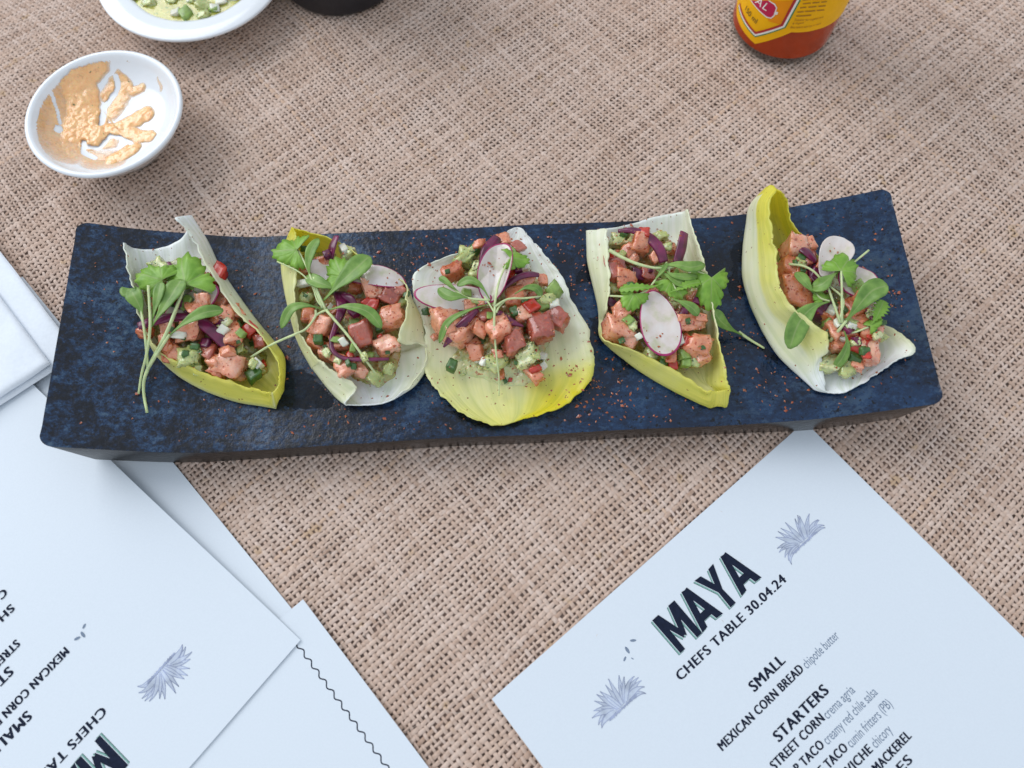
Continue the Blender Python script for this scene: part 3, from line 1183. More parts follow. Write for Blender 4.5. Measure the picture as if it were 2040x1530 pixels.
# ------------------------------------------------------------------ hot sauce bottle
def sauce_bottle():
    front = unp(1556, 124, 0.0)
    R = 0.0222
    ctr = Vector((front.x + 0.0015, front.y + R - 0.0026, 0))
    root = empty('sauce_bottle', ctr)
    tag(root, 'glass bottle of red hot sauce with a yellow label', 'bottle')
    prof = [(0.0001, 0.0015), (0.016, 0.0010), (0.0185, 0.0), (0.0205, 0.0006), (0.0216, 0.0022), (0.0221, 0.0048)]
    v, f = lathe(prof, 72)
    mesh_obj('base', [ctr + q for q in v], f, M['glass_base'], parent=root)
    prof = [(0.0221, 0.0048), (0.0222, 0.010), (0.0222, 0.070), (0.0215, 0.080), (0.018, 0.092), (0.0135, 0.102), (0.0115, 0.112), (0.0112, 0.128)]
    v, f = lathe(prof, 72)
    mesh_obj('body', [ctr + q for q in v], f, M['sauce'], parent=root)
    prof = [(0.0113, 0.126), (0.0135, 0.126), (0.0140, 0.129), (0.0140, 0.145), (0.0125, 0.148), (0.0001, 0.149)]
    v, f = lathe(prof, 40)
    mesh_obj('cap', [ctr + q for q in v], f, M['wood_cap'], parent=root)

    S7 = 350 / 2040

    def hit(x, y):
        """crop pixel -> (arc length, height) on the bottle wall"""
        d = ray(1400 + x * S7, y * S7)
        o = Vector((0, 0, CAM_H))
        ox, oy = o.x - ctr.x, o.y - ctr.y
        a = d.x ** 2 + d.y ** 2
        b = 2 * (ox * d.x + oy * d.y)
        c = ox ** 2 + oy ** 2 - R ** 2
        disc = max(0.0, b * b - 4 * a * c)
        t = (-b - math.sqrt(disc)) / (2 * a)
        p = o + d * t
        th = math.atan2(p.y - ctr.y, p.x - ctr.x)
        if th > math.pi / 2: th -= 2 * math.pi
        return th * R, p.z

    def on(s, z, off):
        r = R + off
        return ctr + Vector((r * math.cos(s / R), r * math.sin(s / R), z))

    def patch(name, poly, mat, off, is_sz=False, par=None):
        """fill a polygon in (s, z), cut fine enough to bend round the wall"""
        pts = poly
        bm = bmesh.new()
        vs = [bm.verts.new((s, z, 0)) for s, z in pts]
        bm.faces.new(vs)
        s0, s1 = min(p[0] for p in pts), max(p[0] for p in pts)
        k = s0
        while k < s1:
            k += 0.0012
            bmesh.ops.bisect_plane(bm, geom=bm.verts[:] + bm.edges[:] + bm.faces[:], plane_co=(k, 0, 0), plane_no=(1, 0, 0))
        bmesh.ops.triangulate(bm, faces=bm.faces[:])
        bm.verts.index_update()
        bm.verts.ensure_lookup_table()
        vv = [on(v.co.x, v.co.y, off) for v in bm.verts]
        ff = [tuple(v.index for v in fc.verts) for fc in bm.faces]
        bm.free()
        return mesh_obj(name, vv, ff, mat, parent=par or root, smooth=False)

    def band(name, line, w0, w1, mat, off):
        """strip along a polyline in (s, z); w0, w1 offsets towards lower z side"""
        pts = [hit(*q) if not isinstance(q, tuple) or len(q) == 2 else q[:2] for q in line]
        out0, out1 = [], []
        for i, p in enumerate(pts):
            a = pts[max(0, i - 1)]
            b = pts[min(len(pts) - 1, i + 1)]
            dx, dz = b[0] - a[0], b[1] - a[1]
            L = math.hypot(dx, dz) or 1
            nx, nz = dz / L, -dx / L
            out0.append((p[0] + nx * w0, p[1] + nz * w0))
            out1.append((p[0] + nx * w1, p[1] + nz * w1))
        for i in range(len(pts) - 1):
            patch(name, [out0[i], out0[i + 1], out1[i + 1], out1[i]], mat, off, True, par=lab)

    zt = 0.074
    pA, pB, pC, pD = hit(395, 170), hit(610, 508), hit(1030, 372), hit(1320, 342)
    label = [(pA[0] - 0.012, pA[1] + 0.007), pA, pB, pC, pD, (pD[0] + 0.022, pD[1]), (pD[0] + 0.022, zt), (pA[0] - 0.012, zt)]
    lab = patch('label', label, M['label_yellow'], 0.00010, True)
    # framed field
    f1, f2, f3, f4 = hit(425, 60), hit(612, 408), hit(945, 305), hit(1110, 0)
    up = 0.03
    e12 = (f1[0] - f2[0], f1[1] - f2[1])
    e43 = (f4[0] - f3[0], f4[1] - f3[1])
    field = [f1, f2, f3, f4, (f4[0] + e43[0] * .5, zt - 0.003), (f1[0] - 0.002, zt - 0.003)]
    for w0, w1, mt, off in ((0.0, 0.0009, 'label_green', .00020), (-0.0006, 0.0003, 'label_white', .00024), (-0.0017, -0.0006, 'label_red', .00028)):
        pts = [(f1[0], f1[1], 1), (f2[0], f2[1], 1), (f3[0], f3[1], 1), (f4[0], f4[1], 1), (f4[0] + e43[0] * 0.3, f4[1] + e43[1] * 0.3 if e43[1] > 0 else f4[1] + 0.01, 1)]
        band('label_border', pts, w0, w1, M[mt], off)
    # orange field right of the plaque
    patch('label_panel', [hit(760, 240), hit(900, 280), hit(1060, 0), hit(800, 0)], M['label_orange'], 0.00018, par=lab)
    # crimson plaque with white letters
    patch('plaque_edge', [hit(560, 0), hit(600, 55), hit(745, 200), hit(800, 212), hit(838, 180), hit(868, 85), hit(845, 40), hit(775, 0)], M['label_white'], 0.00030, par=lab)
    patch('plaque', [hit(572, 0), hit(612, 55), hit(752, 188), hit(795, 198), hit(826, 170), hit(854, 85), hit(832, 48), hit(760, 0)], M['label_crimson'], 0.00036, par=lab)
    patch('plaque_loop', [hit(838, 165), hit(868, 165), hit(880, 140), hit(862, 128), hit(850, 140)], M['label_white'], 0.00032, par=lab)

    def word(name, s, p0, p1, ptop, mat, off, bold):
        """place lettering by baseline start, baseline end and the top of its first letter"""
        a, b, t = hit(*p0), hit(*p1), hit(*ptop)
        vs, fs = text_shape(s, bold)
        x0, x1 = min(q.x for q in vs), max(q.x for q in vs)
        ch = cap_height()
        out = []
        for q in vs:
            kx, ky = (q.x - x0) / (x1 - x0), q.y / ch
            out.append(on(a[0] + (b[0] - a[0]) * kx + (t[0] - a[0]) * ky, a[1] + (b[1] - a[1]) * kx + (t[1] - a[1]) * ky, off))
        mesh_obj(name, out, fs, mat, parent=lab, smooth=False)

    word('label_lettering', '150 ml', (497, 112), (622, 272), (520, 62), M['label_ink'], 0.00034, 0.0)
    word('label_lettering', 'AL', (612, 22), (742, 122), (660, -40), M['label_white'], 0.00042, 0.02)
    rows = [('Suitable for vegetarians', 1062, 235, 1395, 200), ('& Vegans', 1038, 278, 1170, 268), ('Best before see cap or neck', 1015, 322, 1365, 275)]
    for s, xa, ya, xb, yb in rows:
        word('label_lettering', s, (xa, ya), (xb, yb), (xa + 14, ya - 24), M['label_text'], 0.00030, 0.0)
    # lines above are too small to read in the photograph: word-length strokes of print
    for (xa, ya, xb, yb), cuts in (((1085, 190, 1260, 178), ((0, 1),)), ((1100, 145, 1410, 118), ((0, .24), (.29, .66), (.72, 1))), ((1130, 95, 1425, 70), ((0, .25), (.33, .64), (.72, 1))), ((1150, 50, 1440, 22), ((.05, .36), (.43, .7), (.78, 1))), ((1160, 5, 1440, -22), ((0, .34), (.4, .98)))):
        for c0, c1 in cuts:
            q = []
            for c, dy in ((c0, -3), (c1, -3), (c1, -16), (c0, -16)):
                q.append(hit(xa + (xb - xa) * c, ya + (yb - ya) * c + dy))
            patch('label_print', q, M['label_text'], 0.00030, True, par=lab)


sauce_bottle()


# ------------------------------------------------------------------ the blue plate
def build_plate():
    xs = []
    r = 0.0038
    for k in range(9):
        xs.append(-PL_L + r * (1 - math.cos(math.pi / 2 * k / 8)) if k else -PL_L)
    core = np.linspace(-PL_L + r, PL_L - r, 90)[1:-1]
    xs = xs + list(core) + [-x for x in xs[::-1]]
    ny = 24
    top, bot, vs, fs = [], [], [], []
    T = 0.0118

    def hw(x):
        d = abs(x) - (PL_L - r)
        w = PL_W + 0.0003 * noise.noise(Vector((x * 30, 0, 0)))
        if d > 0: w = PL_W - r + math.sqrt(max(0, r * r - d * d))
        return w

    for x in xs:
        w = hw(x)
        zt = plate_top_local(x)
        row = []
        for j in range(ny + 1):
            y = -w + 2 * w * j / ny
            e = min(1, (w - abs(y)) / 0.004)
            z = zt + 0.0004 * (1 - e) ** 2 + 0.00025 * noise.noise(Vector((x * 60, y * 60, 3)))
            row.append(len(vs))
            y -= 0.0014 * math.exp(-((x + 0.10) / 0.042) ** 2) * max(0.0, -y / w)
            vs.append(PL_C + PL_X * x + PL_Y * y + Vector((0, 0, z)))
        top.append(row)
    for x in xs:
        sx = x * (1 - 0.0035 / PL_L)
        w = hw(x) - 0.0005
        zt = 0.0004 + (0.008 if x < 0 else 0.012) * max(0.0, (abs(x) - 0.112) / (PL_L - 0.112)) ** 1.5
        row = []
        for j in range(ny + 1):
            y = -w + 2 * w * j / ny
            row.append(len(vs))
            y -= 0.0014 * math.exp(-((x + 0.10) / 0.042) ** 2) * max(0.0, -y / w)
            vs.append(PL_C + PL_X * sx + PL_Y * y + Vector((0, 0, zt)))
        bot.append(row)
    n_ = len(xs)
    for i in range(n_ - 1):
        for j in range(ny):
            fs.append((top[i][j], top[i + 1][j], top[i + 1][j + 1], top[i][j + 1]))
            fs.append((bot[i][j + 1], bot[i + 1][j + 1], bot[i + 1][j], bot[i][j]))
        fs.append((bot[i][0], bot[i + 1][0], top[i + 1][0], top[i][0]))
        fs.append((top[i][ny], top[i + 1][ny], bot[i + 1][ny], bot[i][ny]))
    for j in range(ny):
        fs.append((top[0][j], top[0][j + 1], bot[0][j + 1], bot[0][j]))
        fs.append((top[-1][j + 1], top[-1][j], bot[-1][j], bot[-1][j + 1]))
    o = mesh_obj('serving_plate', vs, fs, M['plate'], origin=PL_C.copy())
    bv = o.modifiers.new('edge', 'BEVEL')
    bv.width = 0.0013
    bv.segments = 3
    bv.limit_method = 'ANGLE'
    bv.angle_limit = math.radians(50)
    tag(o, 'long rectangular dark blue glazed stoneware plate with upturned ends', 'plate')
    return o


plate = build_plate()
BVH_SRC = [plate]

# ------------------------------------------------------------------ endive leaves (rows of survey points: x, y in the crop, height in mm above the plate)
BOATS = {
    1: dict(rows=[
        [(690, 230, 13), (742, 264, 5), (860, 268, 2), (1000, 212, 4), (1064, 86, 14), (968, 92, 20)],
        [(703, 340, 13), (765, 372, 3), (880, 380, 0.8), (1010, 340, 1), (1150, 232, 4), (1062, 200, 17)],
        [(735, 480, 12), (790, 505, 2), (890, 520, .6), (1060, 500, .6), (1236, 410, 2), (1132, 335, 15)],
        [(775, 640, 11), (830, 655, 1.5), (930, 660, .5), (1140, 650, .5), (1388, 628, 1.5), (1290, 590, 13)],
        [(852, 800, 10), (850, 810, 1.5), (1000, 780, .4), (1220, 760, .4), (1490, 760, 1.2), (1415, 715, 12)],
        [(985, 897, 10), (955, 940, 1), (1100, 880, .4), (1330, 840, .4), (1545, 828, 1.2), (1478, 790, 11)],
        [(1130, 955, 9.5), (1110, 1040, 1), (1220, 950, .4), (1420, 890, .5), (1572, 872, 1.5), (1525, 860, 10)],
        [(1310, 1010, 9.5), (1300, 1110, 1), (1370, 1000, .6), (1480, 940, .8), (1578, 940, 1.5), (1543, 900, 10)],
        [(1430, 1050, 9), (1505, 1146, 1), (1490, 1070, 1), (1535, 1020, 1), (1572, 1025, 1.2), (1548, 945, 9)],
        [(1470, 1058, 9), (1520, 1142, 1.5), (1540, 1110, 1.2), (1556, 1080, 1.2), (1568, 1050, 1.8), (1550, 985, 9)],
        [(1490, 1060, 9.5), (1508, 1064, 9), (1522, 1056, 9), (1535, 1040, 9), (1546, 1020, 9), (1550, 1000, 9.5)]],
        yel=[(.0, .0), (.1, .0), (.22, .05), (.30, .2), (.5, .4), (.68, .5), (.78, .58), (.85, .65), (.9, .7), (.9, .75), (.9, .8)],
        label='narrow endive leaf boat with a torn white end and yellow tip', ref='narrow torn-ended endive boat'),
    2: dict(rows=[
        [(300, 118, 14), (296, 117, 13), (308, 125, 12.5), (320, 128, 12.5), (335, 132, 12.5), (345, 138, 13)],
        [(332, 195, 14), (256, 232, 6), (370, 265, 3), (470, 270, 3), (560, 215, 8), (582, 203, 12)],
        [(334, 390, 14), (221, 388, 5), (400, 450, 1), (640, 440, 1), (845, 400, 6), (872, 383, 12)],
        [(322, 560, 13.5), (243, 560, 5), (420, 600, .5), (750, 600, .5), (1075, 545, 6), (1102, 512, 12)],
        [(322, 720, 13), (288, 760, 4), (450, 780, .3), (800, 780, .3), (1165, 690, 5), (1130, 650, 14)],
        [(362, 900, 12), (350, 960, 3), (520, 950, .3), (870, 940, .3), (1232, 800, 3), (1118, 780, 14)],
        [(490, 1075, 11), (438, 1130, 2), (610, 1080, .3), (930, 1060, .3), (1272, 940, 2), (1072, 955, 13)],
        [(520, 1098, 11), (458, 1155, 2), (630, 1095, .3), (950, 1080, .3), (1277, 985, 2.5), (1262, 978, 5.5)],
        [(640, 1190, 9.5), (560, 1290, 1.5), (740, 1200, .3), (990, 1190, .3), (1266, 1130, 3), (1252, 1125, 6)],
        [(765, 1272, 8), (640, 1375, 1.5), (810, 1290, .5), (1000, 1280, .6), (1180, 1265, 3), (1168, 1258, 5.5)],
        [(692, 1392, 5), (700, 1408, 2), (850, 1380, 1.5), (960, 1370, 1.5), (1090, 1335, 3), (1085, 1325, 5)],
        [(696, 1406, 3.5), (760, 1411, 3), (850, 1409, 3), (950, 1399, 3.2), (1030, 1370, 4), (1070, 1345, 4.6)]],
        yel=[(.95, .9), (.65, .8), (.45, .5), (.38, .35), (.36, .25), (.32, .2), (.3, .15), (.25, .12), (.25, .08), (.22, .03), (.05, 0), (0, 0)],
        label='deep cupped endive leaf boat with a rounded white base', ref='deep cupped endive boat'),
    3: dict(rows=[
        [(752, 118, 5), (770, 114, 5), (785, 112, 4.8), (800, 114, 4.8), (815, 120, 5), (832, 134, 5)],
        [(640, 185, 5.5), (700, 190, 4.2), (750, 195, 3.5), (800, 200, 3.5), (850, 205, 4), (892, 205, 5)],
        [(300, 320, 6), (450, 312, 3), (600, 310, 2), (750, 310, 2), (880, 310, 3), (975, 305, 5)],
        [(86, 418, 7), (250, 430, 4), (450, 450, 1.5), (700, 450, 1.5), (940, 450, 2.6), (1092, 452, 5)],
        [(92, 610, 6.2), (260, 600, 3), (480, 600, 1), (740, 600, 1), (980, 590, 2.4), (1140, 585, 5)],
        [(152, 790, 5), (300, 790, 2.5), (500, 790, 1), (760, 790, 1), (1020, 790, 2), (1258, 775, 4.5)],
        [(160, 950, 5), (320, 950, 2.2), (520, 950, .9), (780, 940, .9), (1050, 930, 1.8), (1283, 905, 4.2)],
        [(152, 1070, 5), (320, 1080, 2.2), (540, 1090, .9), (790, 1080, .9), (1070, 1060, 1.8), (1308, 1010, 4.4)],
        [(200, 1165, 4.6), (350, 1180, 2.2), (560, 1200, 1), (800, 1190, 1), (1080, 1160, 1.8), (1290, 1130, 4.2)],
        [(300, 1280, 4.2), (420, 1290, 2.3), (590, 1300, 1.4), (800, 1290, 1.4), (1020, 1270, 2), (1205, 1240, 4)],
        [(440, 1390, 3.8), (520, 1385, 2.8), (640, 1385, 2), (790, 1375, 2), (950, 1350, 2.4), (1085, 1330, 3.8)],
        [(600, 1450, 3.4), (650, 1453, 3.3), (695, 1452, 3.2), (755, 1432, 3.2), (825, 1408, 3.2), (930, 1388, 3.4)]],
        yel=[(0, 0), (0, 0), (.05, .02), (.08, .05), (.10, .10), (.2, .18), (.3, .24), (.36, .32), (.42, .38), (.46, .44), (.52, .5), (.58, .56)],
        label='flat open endive leaf with a white top and scalloped yellow edge', ref='flat open endive leaf'),
    4: dict(rows=[
        [(246, 196, 14), (101, 211, 6), (330, 184, 5), (600, 112, 5), (775, 78, 7), (815, 64, 12)],
        [(256, 340, 14), (104, 330, 4), (340, 290, 1.5), (600, 270, 1.5), (785, 240, 2.5), (872, 255, 13)],
        [(263, 480, 14), (112, 445, 3), (350, 470, .3), (620, 470, .3), (835, 440, 1.8), (935, 440, 13)],
        [(262, 640, 13), (160, 640, 2), (360, 650, .3), (660, 650, .3), (895, 640, 1.2), (975, 640, 13)],
        [(246, 768, 12), (190, 770, 1.5), (370, 790, .3), (690, 790, .3), (955, 800, 1), (1003, 790, 13)],
        [(216, 868, 3), (203, 864, 1), (390, 890, .3), (730, 900, .3), (975, 925, 1), (1024, 915, 13)],
        [(235, 985, 11), (222, 985, 2), (440, 990, .3), (760, 1000, .3), (982, 1040, 1), (1045, 1030, 12)],
        [(500, 1085, 10), (400, 1150, 1), (610, 1080, .3), (830, 1090, .3), (980, 1150, 1.5), (1075, 1150, 11)],
        [(720, 1200, 9.5), (650, 1310, 1), (800, 1185, .5), (900, 1190, .5), (975, 1240, 2), (1094, 1250, 10)],
        [(870, 1295, 9), (850, 1412, 1), (900, 1290, 1), (940, 1285, 1), (978, 1300, 2.2), (1106, 1300, 9.5)],
        [(950, 1345, 9), (940, 1452, 1), (980, 1350, 2), (1000, 1350, 2.2), (1020, 1345, 3), (1112, 1322, 9)],
        [(975, 1352, 8.5), (985, 1456, 1.2), (1020, 1455, 1.2), (1060, 1458, 1.2), (1093, 1456, 1.8), (1112, 1335, 8.5)],
        [(990, 1352, 8.5), (1010, 1354, 8), (1040, 1350, 8), (1070, 1345, 8), (1092, 1340, 8), (1108, 1335, 8.5)]],
        yel=[(.2, .0), (.25, .02), (.28, .1), (.32, .2), (.36, .25), (.4, .3), (.6, .35), (.66, .4), (.7, .45), (.74, .5), (.8, .6), (.85, .8), (.85, .85)],
        label='angular endive leaf boat with straight folded sides and a blunt yellow tip', ref='angular straight-sided endive boat'),
    5: dict(rows=[
        [(328, 86, 22), (292, 58, 21), (258, 74, 19), (300, 78, 18), (330, 88, 19), (345, 98, 20)],
        [(284, 165, 23), (215, 160, 18), (168, 176, 8), (300, 205, 6), (355, 205, 9), (386, 155, 16)],
        [(285, 300, 22), (210, 300, 15), (144, 290, 4), (330, 320, 2), (395, 330, 5), (415, 290, 13)],
        [(318, 470, 21), (220, 460, 14), (124, 460, 2), (380, 480, .5), (480, 450, 2), (520, 420, 7)],
        [(330, 640, 20), (235, 640, 13), (128, 620, 1.5), (420, 650, .3), (560, 640, .3), (680, 620, 2)],
        [(400, 765, 19), (290, 790, 12), (174, 780, 1.2), (500, 780, .3), (650, 760, .3), (800, 740, 2)],
        [(500, 855, 18), (390, 900, 11), (262, 962, 1), (600, 880, .3), (780, 860, .3), (940, 870, 3)],
        [(612, 945, 16), (480, 1010, 10), (350, 1092, 1), (690, 980, .3), (880, 960, .5), (1085, 960, 4.5)],
        [(636, 1030, 13), (530, 1100, 8), (448, 1182, 1), (720, 1080, .3), (920, 1040, .5), (1145, 1043, 5)],
        [(592, 1085, 9), (545, 1170, 6), (530, 1256, 1), (740, 1160, .5), (900, 1120, 1), (1045, 1108, 4)],
        [(605, 1200, 5), (580, 1255, 4), (570, 1285, 1.5), (700, 1240, 1), (820, 1190, 1.2), (960, 1165, 3.2)],
        [(606, 1290, 2.2), (630, 1298, 2.2), (680, 1301, 2.2), (730, 1296, 2.4), (790, 1265, 2.6), (870, 1222, 3)]],
        yel=[(.85, .85), (.75, .85), (.62, .8), (.55, .6), (.5, .3), (.45, .2), (.42, .12), (.5, .08), (.3, .04), (.06, .0), (0, 0), (0, 0)],
        label='tall crescent endive leaf boat with yellow hooded tip and furry white back', ref='tall crescent endive boat'),
}


def build_endive(k):
    B = BOATS[k]
    rows = [[W(k, *q) for q in r] for r in B['rows']]
    nc = len(rows[0])
    NR, NC = 8, 8
    cols = [spline([r[c] for r in rows], NR) for c in range(nc)]
    yr = spline([float(y[0]) for y in B['yel']], NR)
    yf = spline([float(y[1]) for y in B['yel']], NR)
    n_ = len(cols[0])
    vs, yel, uv = [], [], []
    m = (nc - 1) * NC + 1
    rimcols = {1: (1, .45, 0, 0, .7, 1), 2: (1, .9, 0, 0, .7, 1), 3: (.9, .6, .4, .4, .6, 1), 4: (1, .8, 0, 0, .6, 1), 5: (1, .9, 0, .3, .2, .5)}[k]
    for i in range(n_):
        line = spline([cols[c][i] for c in range(nc)], NC)
        rw = spline([float(x) for x in rimcols], NC)
        for j, p in enumerate(line):
            a = i / (n_ - 1)
            b = j / (m - 1)
            e = min(1, min(b, 1 - b) / 0.18)
            # ribs along the leaf, gentle crinkle, frilled rim
            z = (0.00004 if k == 3 else 0.00010) * math.sin(b * 60 + 3 * noise.noise(Vector((a * 3, k, 0))))
            z += 0.0005 * noise.noise(p * 130) + 0.00018 * noise.noise(p * 420)
            off = Vector((noise.noise(p * 330), noise.noise(p * 330 + Vector((5, 5, 5))), noise.noise(p * 330 + Vector((9, 1, 4))))) * (0.0007 * (1 - e)) + Vector((noise.noise(p * 1100), noise.noise(p * 1100 + Vector((5, 5, 5))), noise.noise(p * 1100 + Vector((9, 1, 4))))) * (0.00045 * (1 - e) ** 3)
            zz = max(p.z + z, plate_top(p) + 0.0002)
            vs.append(Vector((p.x, p.y, zz)) + off)
            w = max(0, min(1, rw[j]))
            y = yf[i] + (yr[i] - yf[i]) * w
            if k == 3 and b > 0.6 and a > 0.55:
                y += 0.55 * min(1, (b - 0.6) / 0.2) * min(1, (a - .6) / .2) if a > .6 else 0
            if k == 5 and 0.2 < b < 0.45 and a > 0.05:
                y = min(y, 0.25 - 0.3 * (b - 0.2))
            if k in (1, 4): y *= 0.82
            if k == 1 and b < 0.3 and a > 0.35: y *= 1 - 0.45 * max(0, 1 - abs(b - 0.2) / 0.09)
            yel.append(max(0, min(1, y)))
            uv.append((b, a, 0))
    fs = []
    for i in range(n_ - 1):
        for j in range(m - 1):
            q = i * m + j
            fs.append((q, q + m, q + m + 1, q + 1))
    cen = sum(vs, Vector()) / len(vs)
    cen.z = plate_top(cen)
    o = mesh_obj('endive_leaf', vs, fs, M['endive'], origin=cen)
    me = o.data
    at = me.attributes.new('yellow', 'FLOAT', 'POINT')
    at.data.foreach_set('value', yel)
    ua = me.attributes.new('leafuv', 'FLOAT_VECTOR', 'POINT')
    ua.data.foreach_set('vector', [c for u in uv for c in u])
    s = o.modifiers.new('thickness', 'SOLIDIFY')
    s.thickness = 0.0004
    s.offset = 0.0
    tag(o, B['label'], 'endive leaf', 'filled endive leaves on the blue plate')
    BVH_SRC.append(o)
    return o


for k in BOATS: build_endive(k)


# ------------------------------------------------------------------ fillings
def chunk_mesh(seed, n=4, rough=0.065, rnd=0.13):
    """irregular knife-cut cube of unit size"""
    r = random.Random(seed)
    bm = bmesh.new()
    bmesh.ops.create_cube(bm, size=1.0)
    bmesh.ops.subdivide_edges(bm, edges=bm.edges[:], cuts=n, use_grid_fill=True)
    sh = Matrix(((1, r.uniform(-.25, .25), r.uniform(-.2, .2)), (r.uniform(-.2, .2), 1, r.uniform(-.2, .2)), (0, r.uniform(-.2, .2), 1)))
    off = Vector((r.uniform(0, 50), r.uniform(0, 50), r.uniform(0, 50)))
    for v in bm.verts:
        p = v.co.copy()
        s = p.normalized() * 0.62
        q = p.lerp(s, rnd)
        q = sh @ q
        d = noise.noise(p * 2.2 + off) * rough * 1.6 + noise.noise(p * 5.5 + off) * rough
        v.co = q + p.normalized() * d
    vs = [v.co.copy() for v in bm.verts]
    bm.faces.ensure_lookup_table()
    fs = [tuple(v.index for v in f.verts) for f in bm.faces]
    bm.free()
    me = bpy.data.meshes.new('chunk')
    me.from_pydata([tuple(v) for v in vs], [], fs)
    me.polygons.foreach_set('use_smooth', [True] * len(fs))
    return me


CHUNKS = [chunk_mesh(s) for s in range(8)] + [chunk_mesh(s, 5, 0.16, 0.6) for s in range(20, 26)] + [chunk_mesh(s, 5, 0.11, 0.32) for s in range(30, 36)]
_mats_chunk = {}


def chunk(name, mat, p, size, sx=1, sy=1, sz=1, label=None, cat=None, group=None, rot=None):
    i = random.randrange(8, 14) if mat in ('avocado', 'mash') else (random.randrange(14, 20) if mat in ('salmon', 'tuna') and random.random() < 0.85 else random.randrange(8))
    key = (i, mat)
    if key not in _mats_chunk:
        me = CHUNKS[i].copy()
        me.name = name
        me.materials.append(M[mat])
        _mats_chunk[key] = me
    # bake the size into the mesh so that texture scale stays true
    me = _mats_chunk[key].copy()
    me.transform(Matrix.Diagonal((size * sx, size * sy, size * sz, 1)))
    o = bpy.data.objects.new(name, me)
    col.objects.link(o)
    o.location = p
    o.rotation_euler = rot or (random.uniform(-.35, .35), random.uniform(-.35, .35), random.uniform(0, 6.28))
    tag(o, label, cat, group)
    BVH_SRC.append(o)
    return o


def mound(k, poly, h, name='avocado_mash', mat='mash', label=None):
    pts = [W(k, x, y, 1) for x, y in poly]
    x0, x1 = min(p.x for p in pts), max(p.x for p in pts)
    y0, y1 = min(p.y for p in pts), max(p.y for p in pts)
    st = 0.0006
    nx, ny = int((x1 - x0) / st) + 1, int((y1 - y0) / st) + 1

    def inside_d(x, y):
        c = False
        d = 9
        n_ = len(pts)
        for i in range(n_):
            a, b = pts[i], pts[(i + 1) % n_]
            if (a.y > y) != (b.y > y) and x < (b.x - a.x) * (y - a.y) / (b.y - a.y) + a.x: c = not c
            ex, ey = b.x - a.x, b.y - a.y
            t = max(0, min(1, ((x - a.x) * ex + (y - a.y) * ey) / (ex * ex + ey * ey)))
            d = min(d, math.hypot(x - a.x - ex * t, y - a.y - ey * t))
        return d if c else -d

    idx, vs, fs = {}, [], []
    for j in range(ny + 1):
        for i in range(nx + 1):
            x, y = x0 + i * st, y0 + j * st
            d = inside_d(x, y) + 0.0008 * noise.noise(Vector((x * 300, y * 300, k)))
            if d < -0.0004: continue
            p = Vector((x, y, 0))
            z = plate_top(p) + 0.0003 + h * MM * (1 - math.exp(-max(0, d) / 0.0035)) * (0.85 + 0.5 * noise.noise(p * 190) + 0.28 * noise.noise(p * 480) + 0.12 * noise.noise(p * 1100))
            idx[(i, j)] = len(vs)
            vs.append(Vector((x, y, z)))
    for (i, j) in idx:
        q = [(i, j), (i + 1, j), (i + 1, j + 1), (i, j + 1)]
        if all(c in idx for c in q): fs.append(tuple(idx[c] for c in q))
    c = sum(vs, Vector()) / len(vs)
    o = mesh_obj(name, vs, fs, M[mat], origin=Vector((c.x, c.y, plate_top(c))))
    tag(o, label or 'lumpy dark green avocado mash under the fillings of the ' + BOATS[k]['ref'], 'avocado mash', 'avocado mash under the fillings')
    BVH_SRC.append(o)


def blade_strip(pts, widths, thick, name, mat, label=None, cat=None, group=None, parent=None, tilt=0.3):
    """curved strip (onion): ellipse section, width along the path"""
    c = spline(pts, 7)
    w = spline([float(x) for x in widths], 7)
    vs, fs = [], []
    S = 8
    for i, p in enumerate(c):
        d = (c[min(i + 1, len(c) - 1)] - c[max(i - 1, 0)]).normalized()
        s = d.cross(Vector((0, 0, 1))).normalized()
        u = s.cross(d)
        s2 = s * math.cos(tilt) + u * math.sin(tilt)
        u2 = u * math.cos(tilt) - s * math.sin(tilt)
        for k in range(S):
            a = 2 * math.pi * k / S
            vs.append(p + s2 * (w[i] / 2 * math.cos(a)) + u2 * (thick / 2 * math.sin(a)))
    for i in range(len(c) - 1):
        for k in range(S):
            k2 = (k + 1) % S
            fs.append((i * S + k, i * S + k2, (i + 1) * S + k2, (i + 1) * S + k))
    fs.append(tuple(range(S - 1, -1, -1)))
    fs.append(tuple((len(c) - 1) * S + k for k in range(S)))
    cen = sum(vs, Vector()) / len(vs)
    o = mesh_obj(name, vs, fs, mat, parent=parent, origin=None if parent else cen)
    if label: tag(o, label, cat, group)
    BVH_SRC.append(o)
    return o


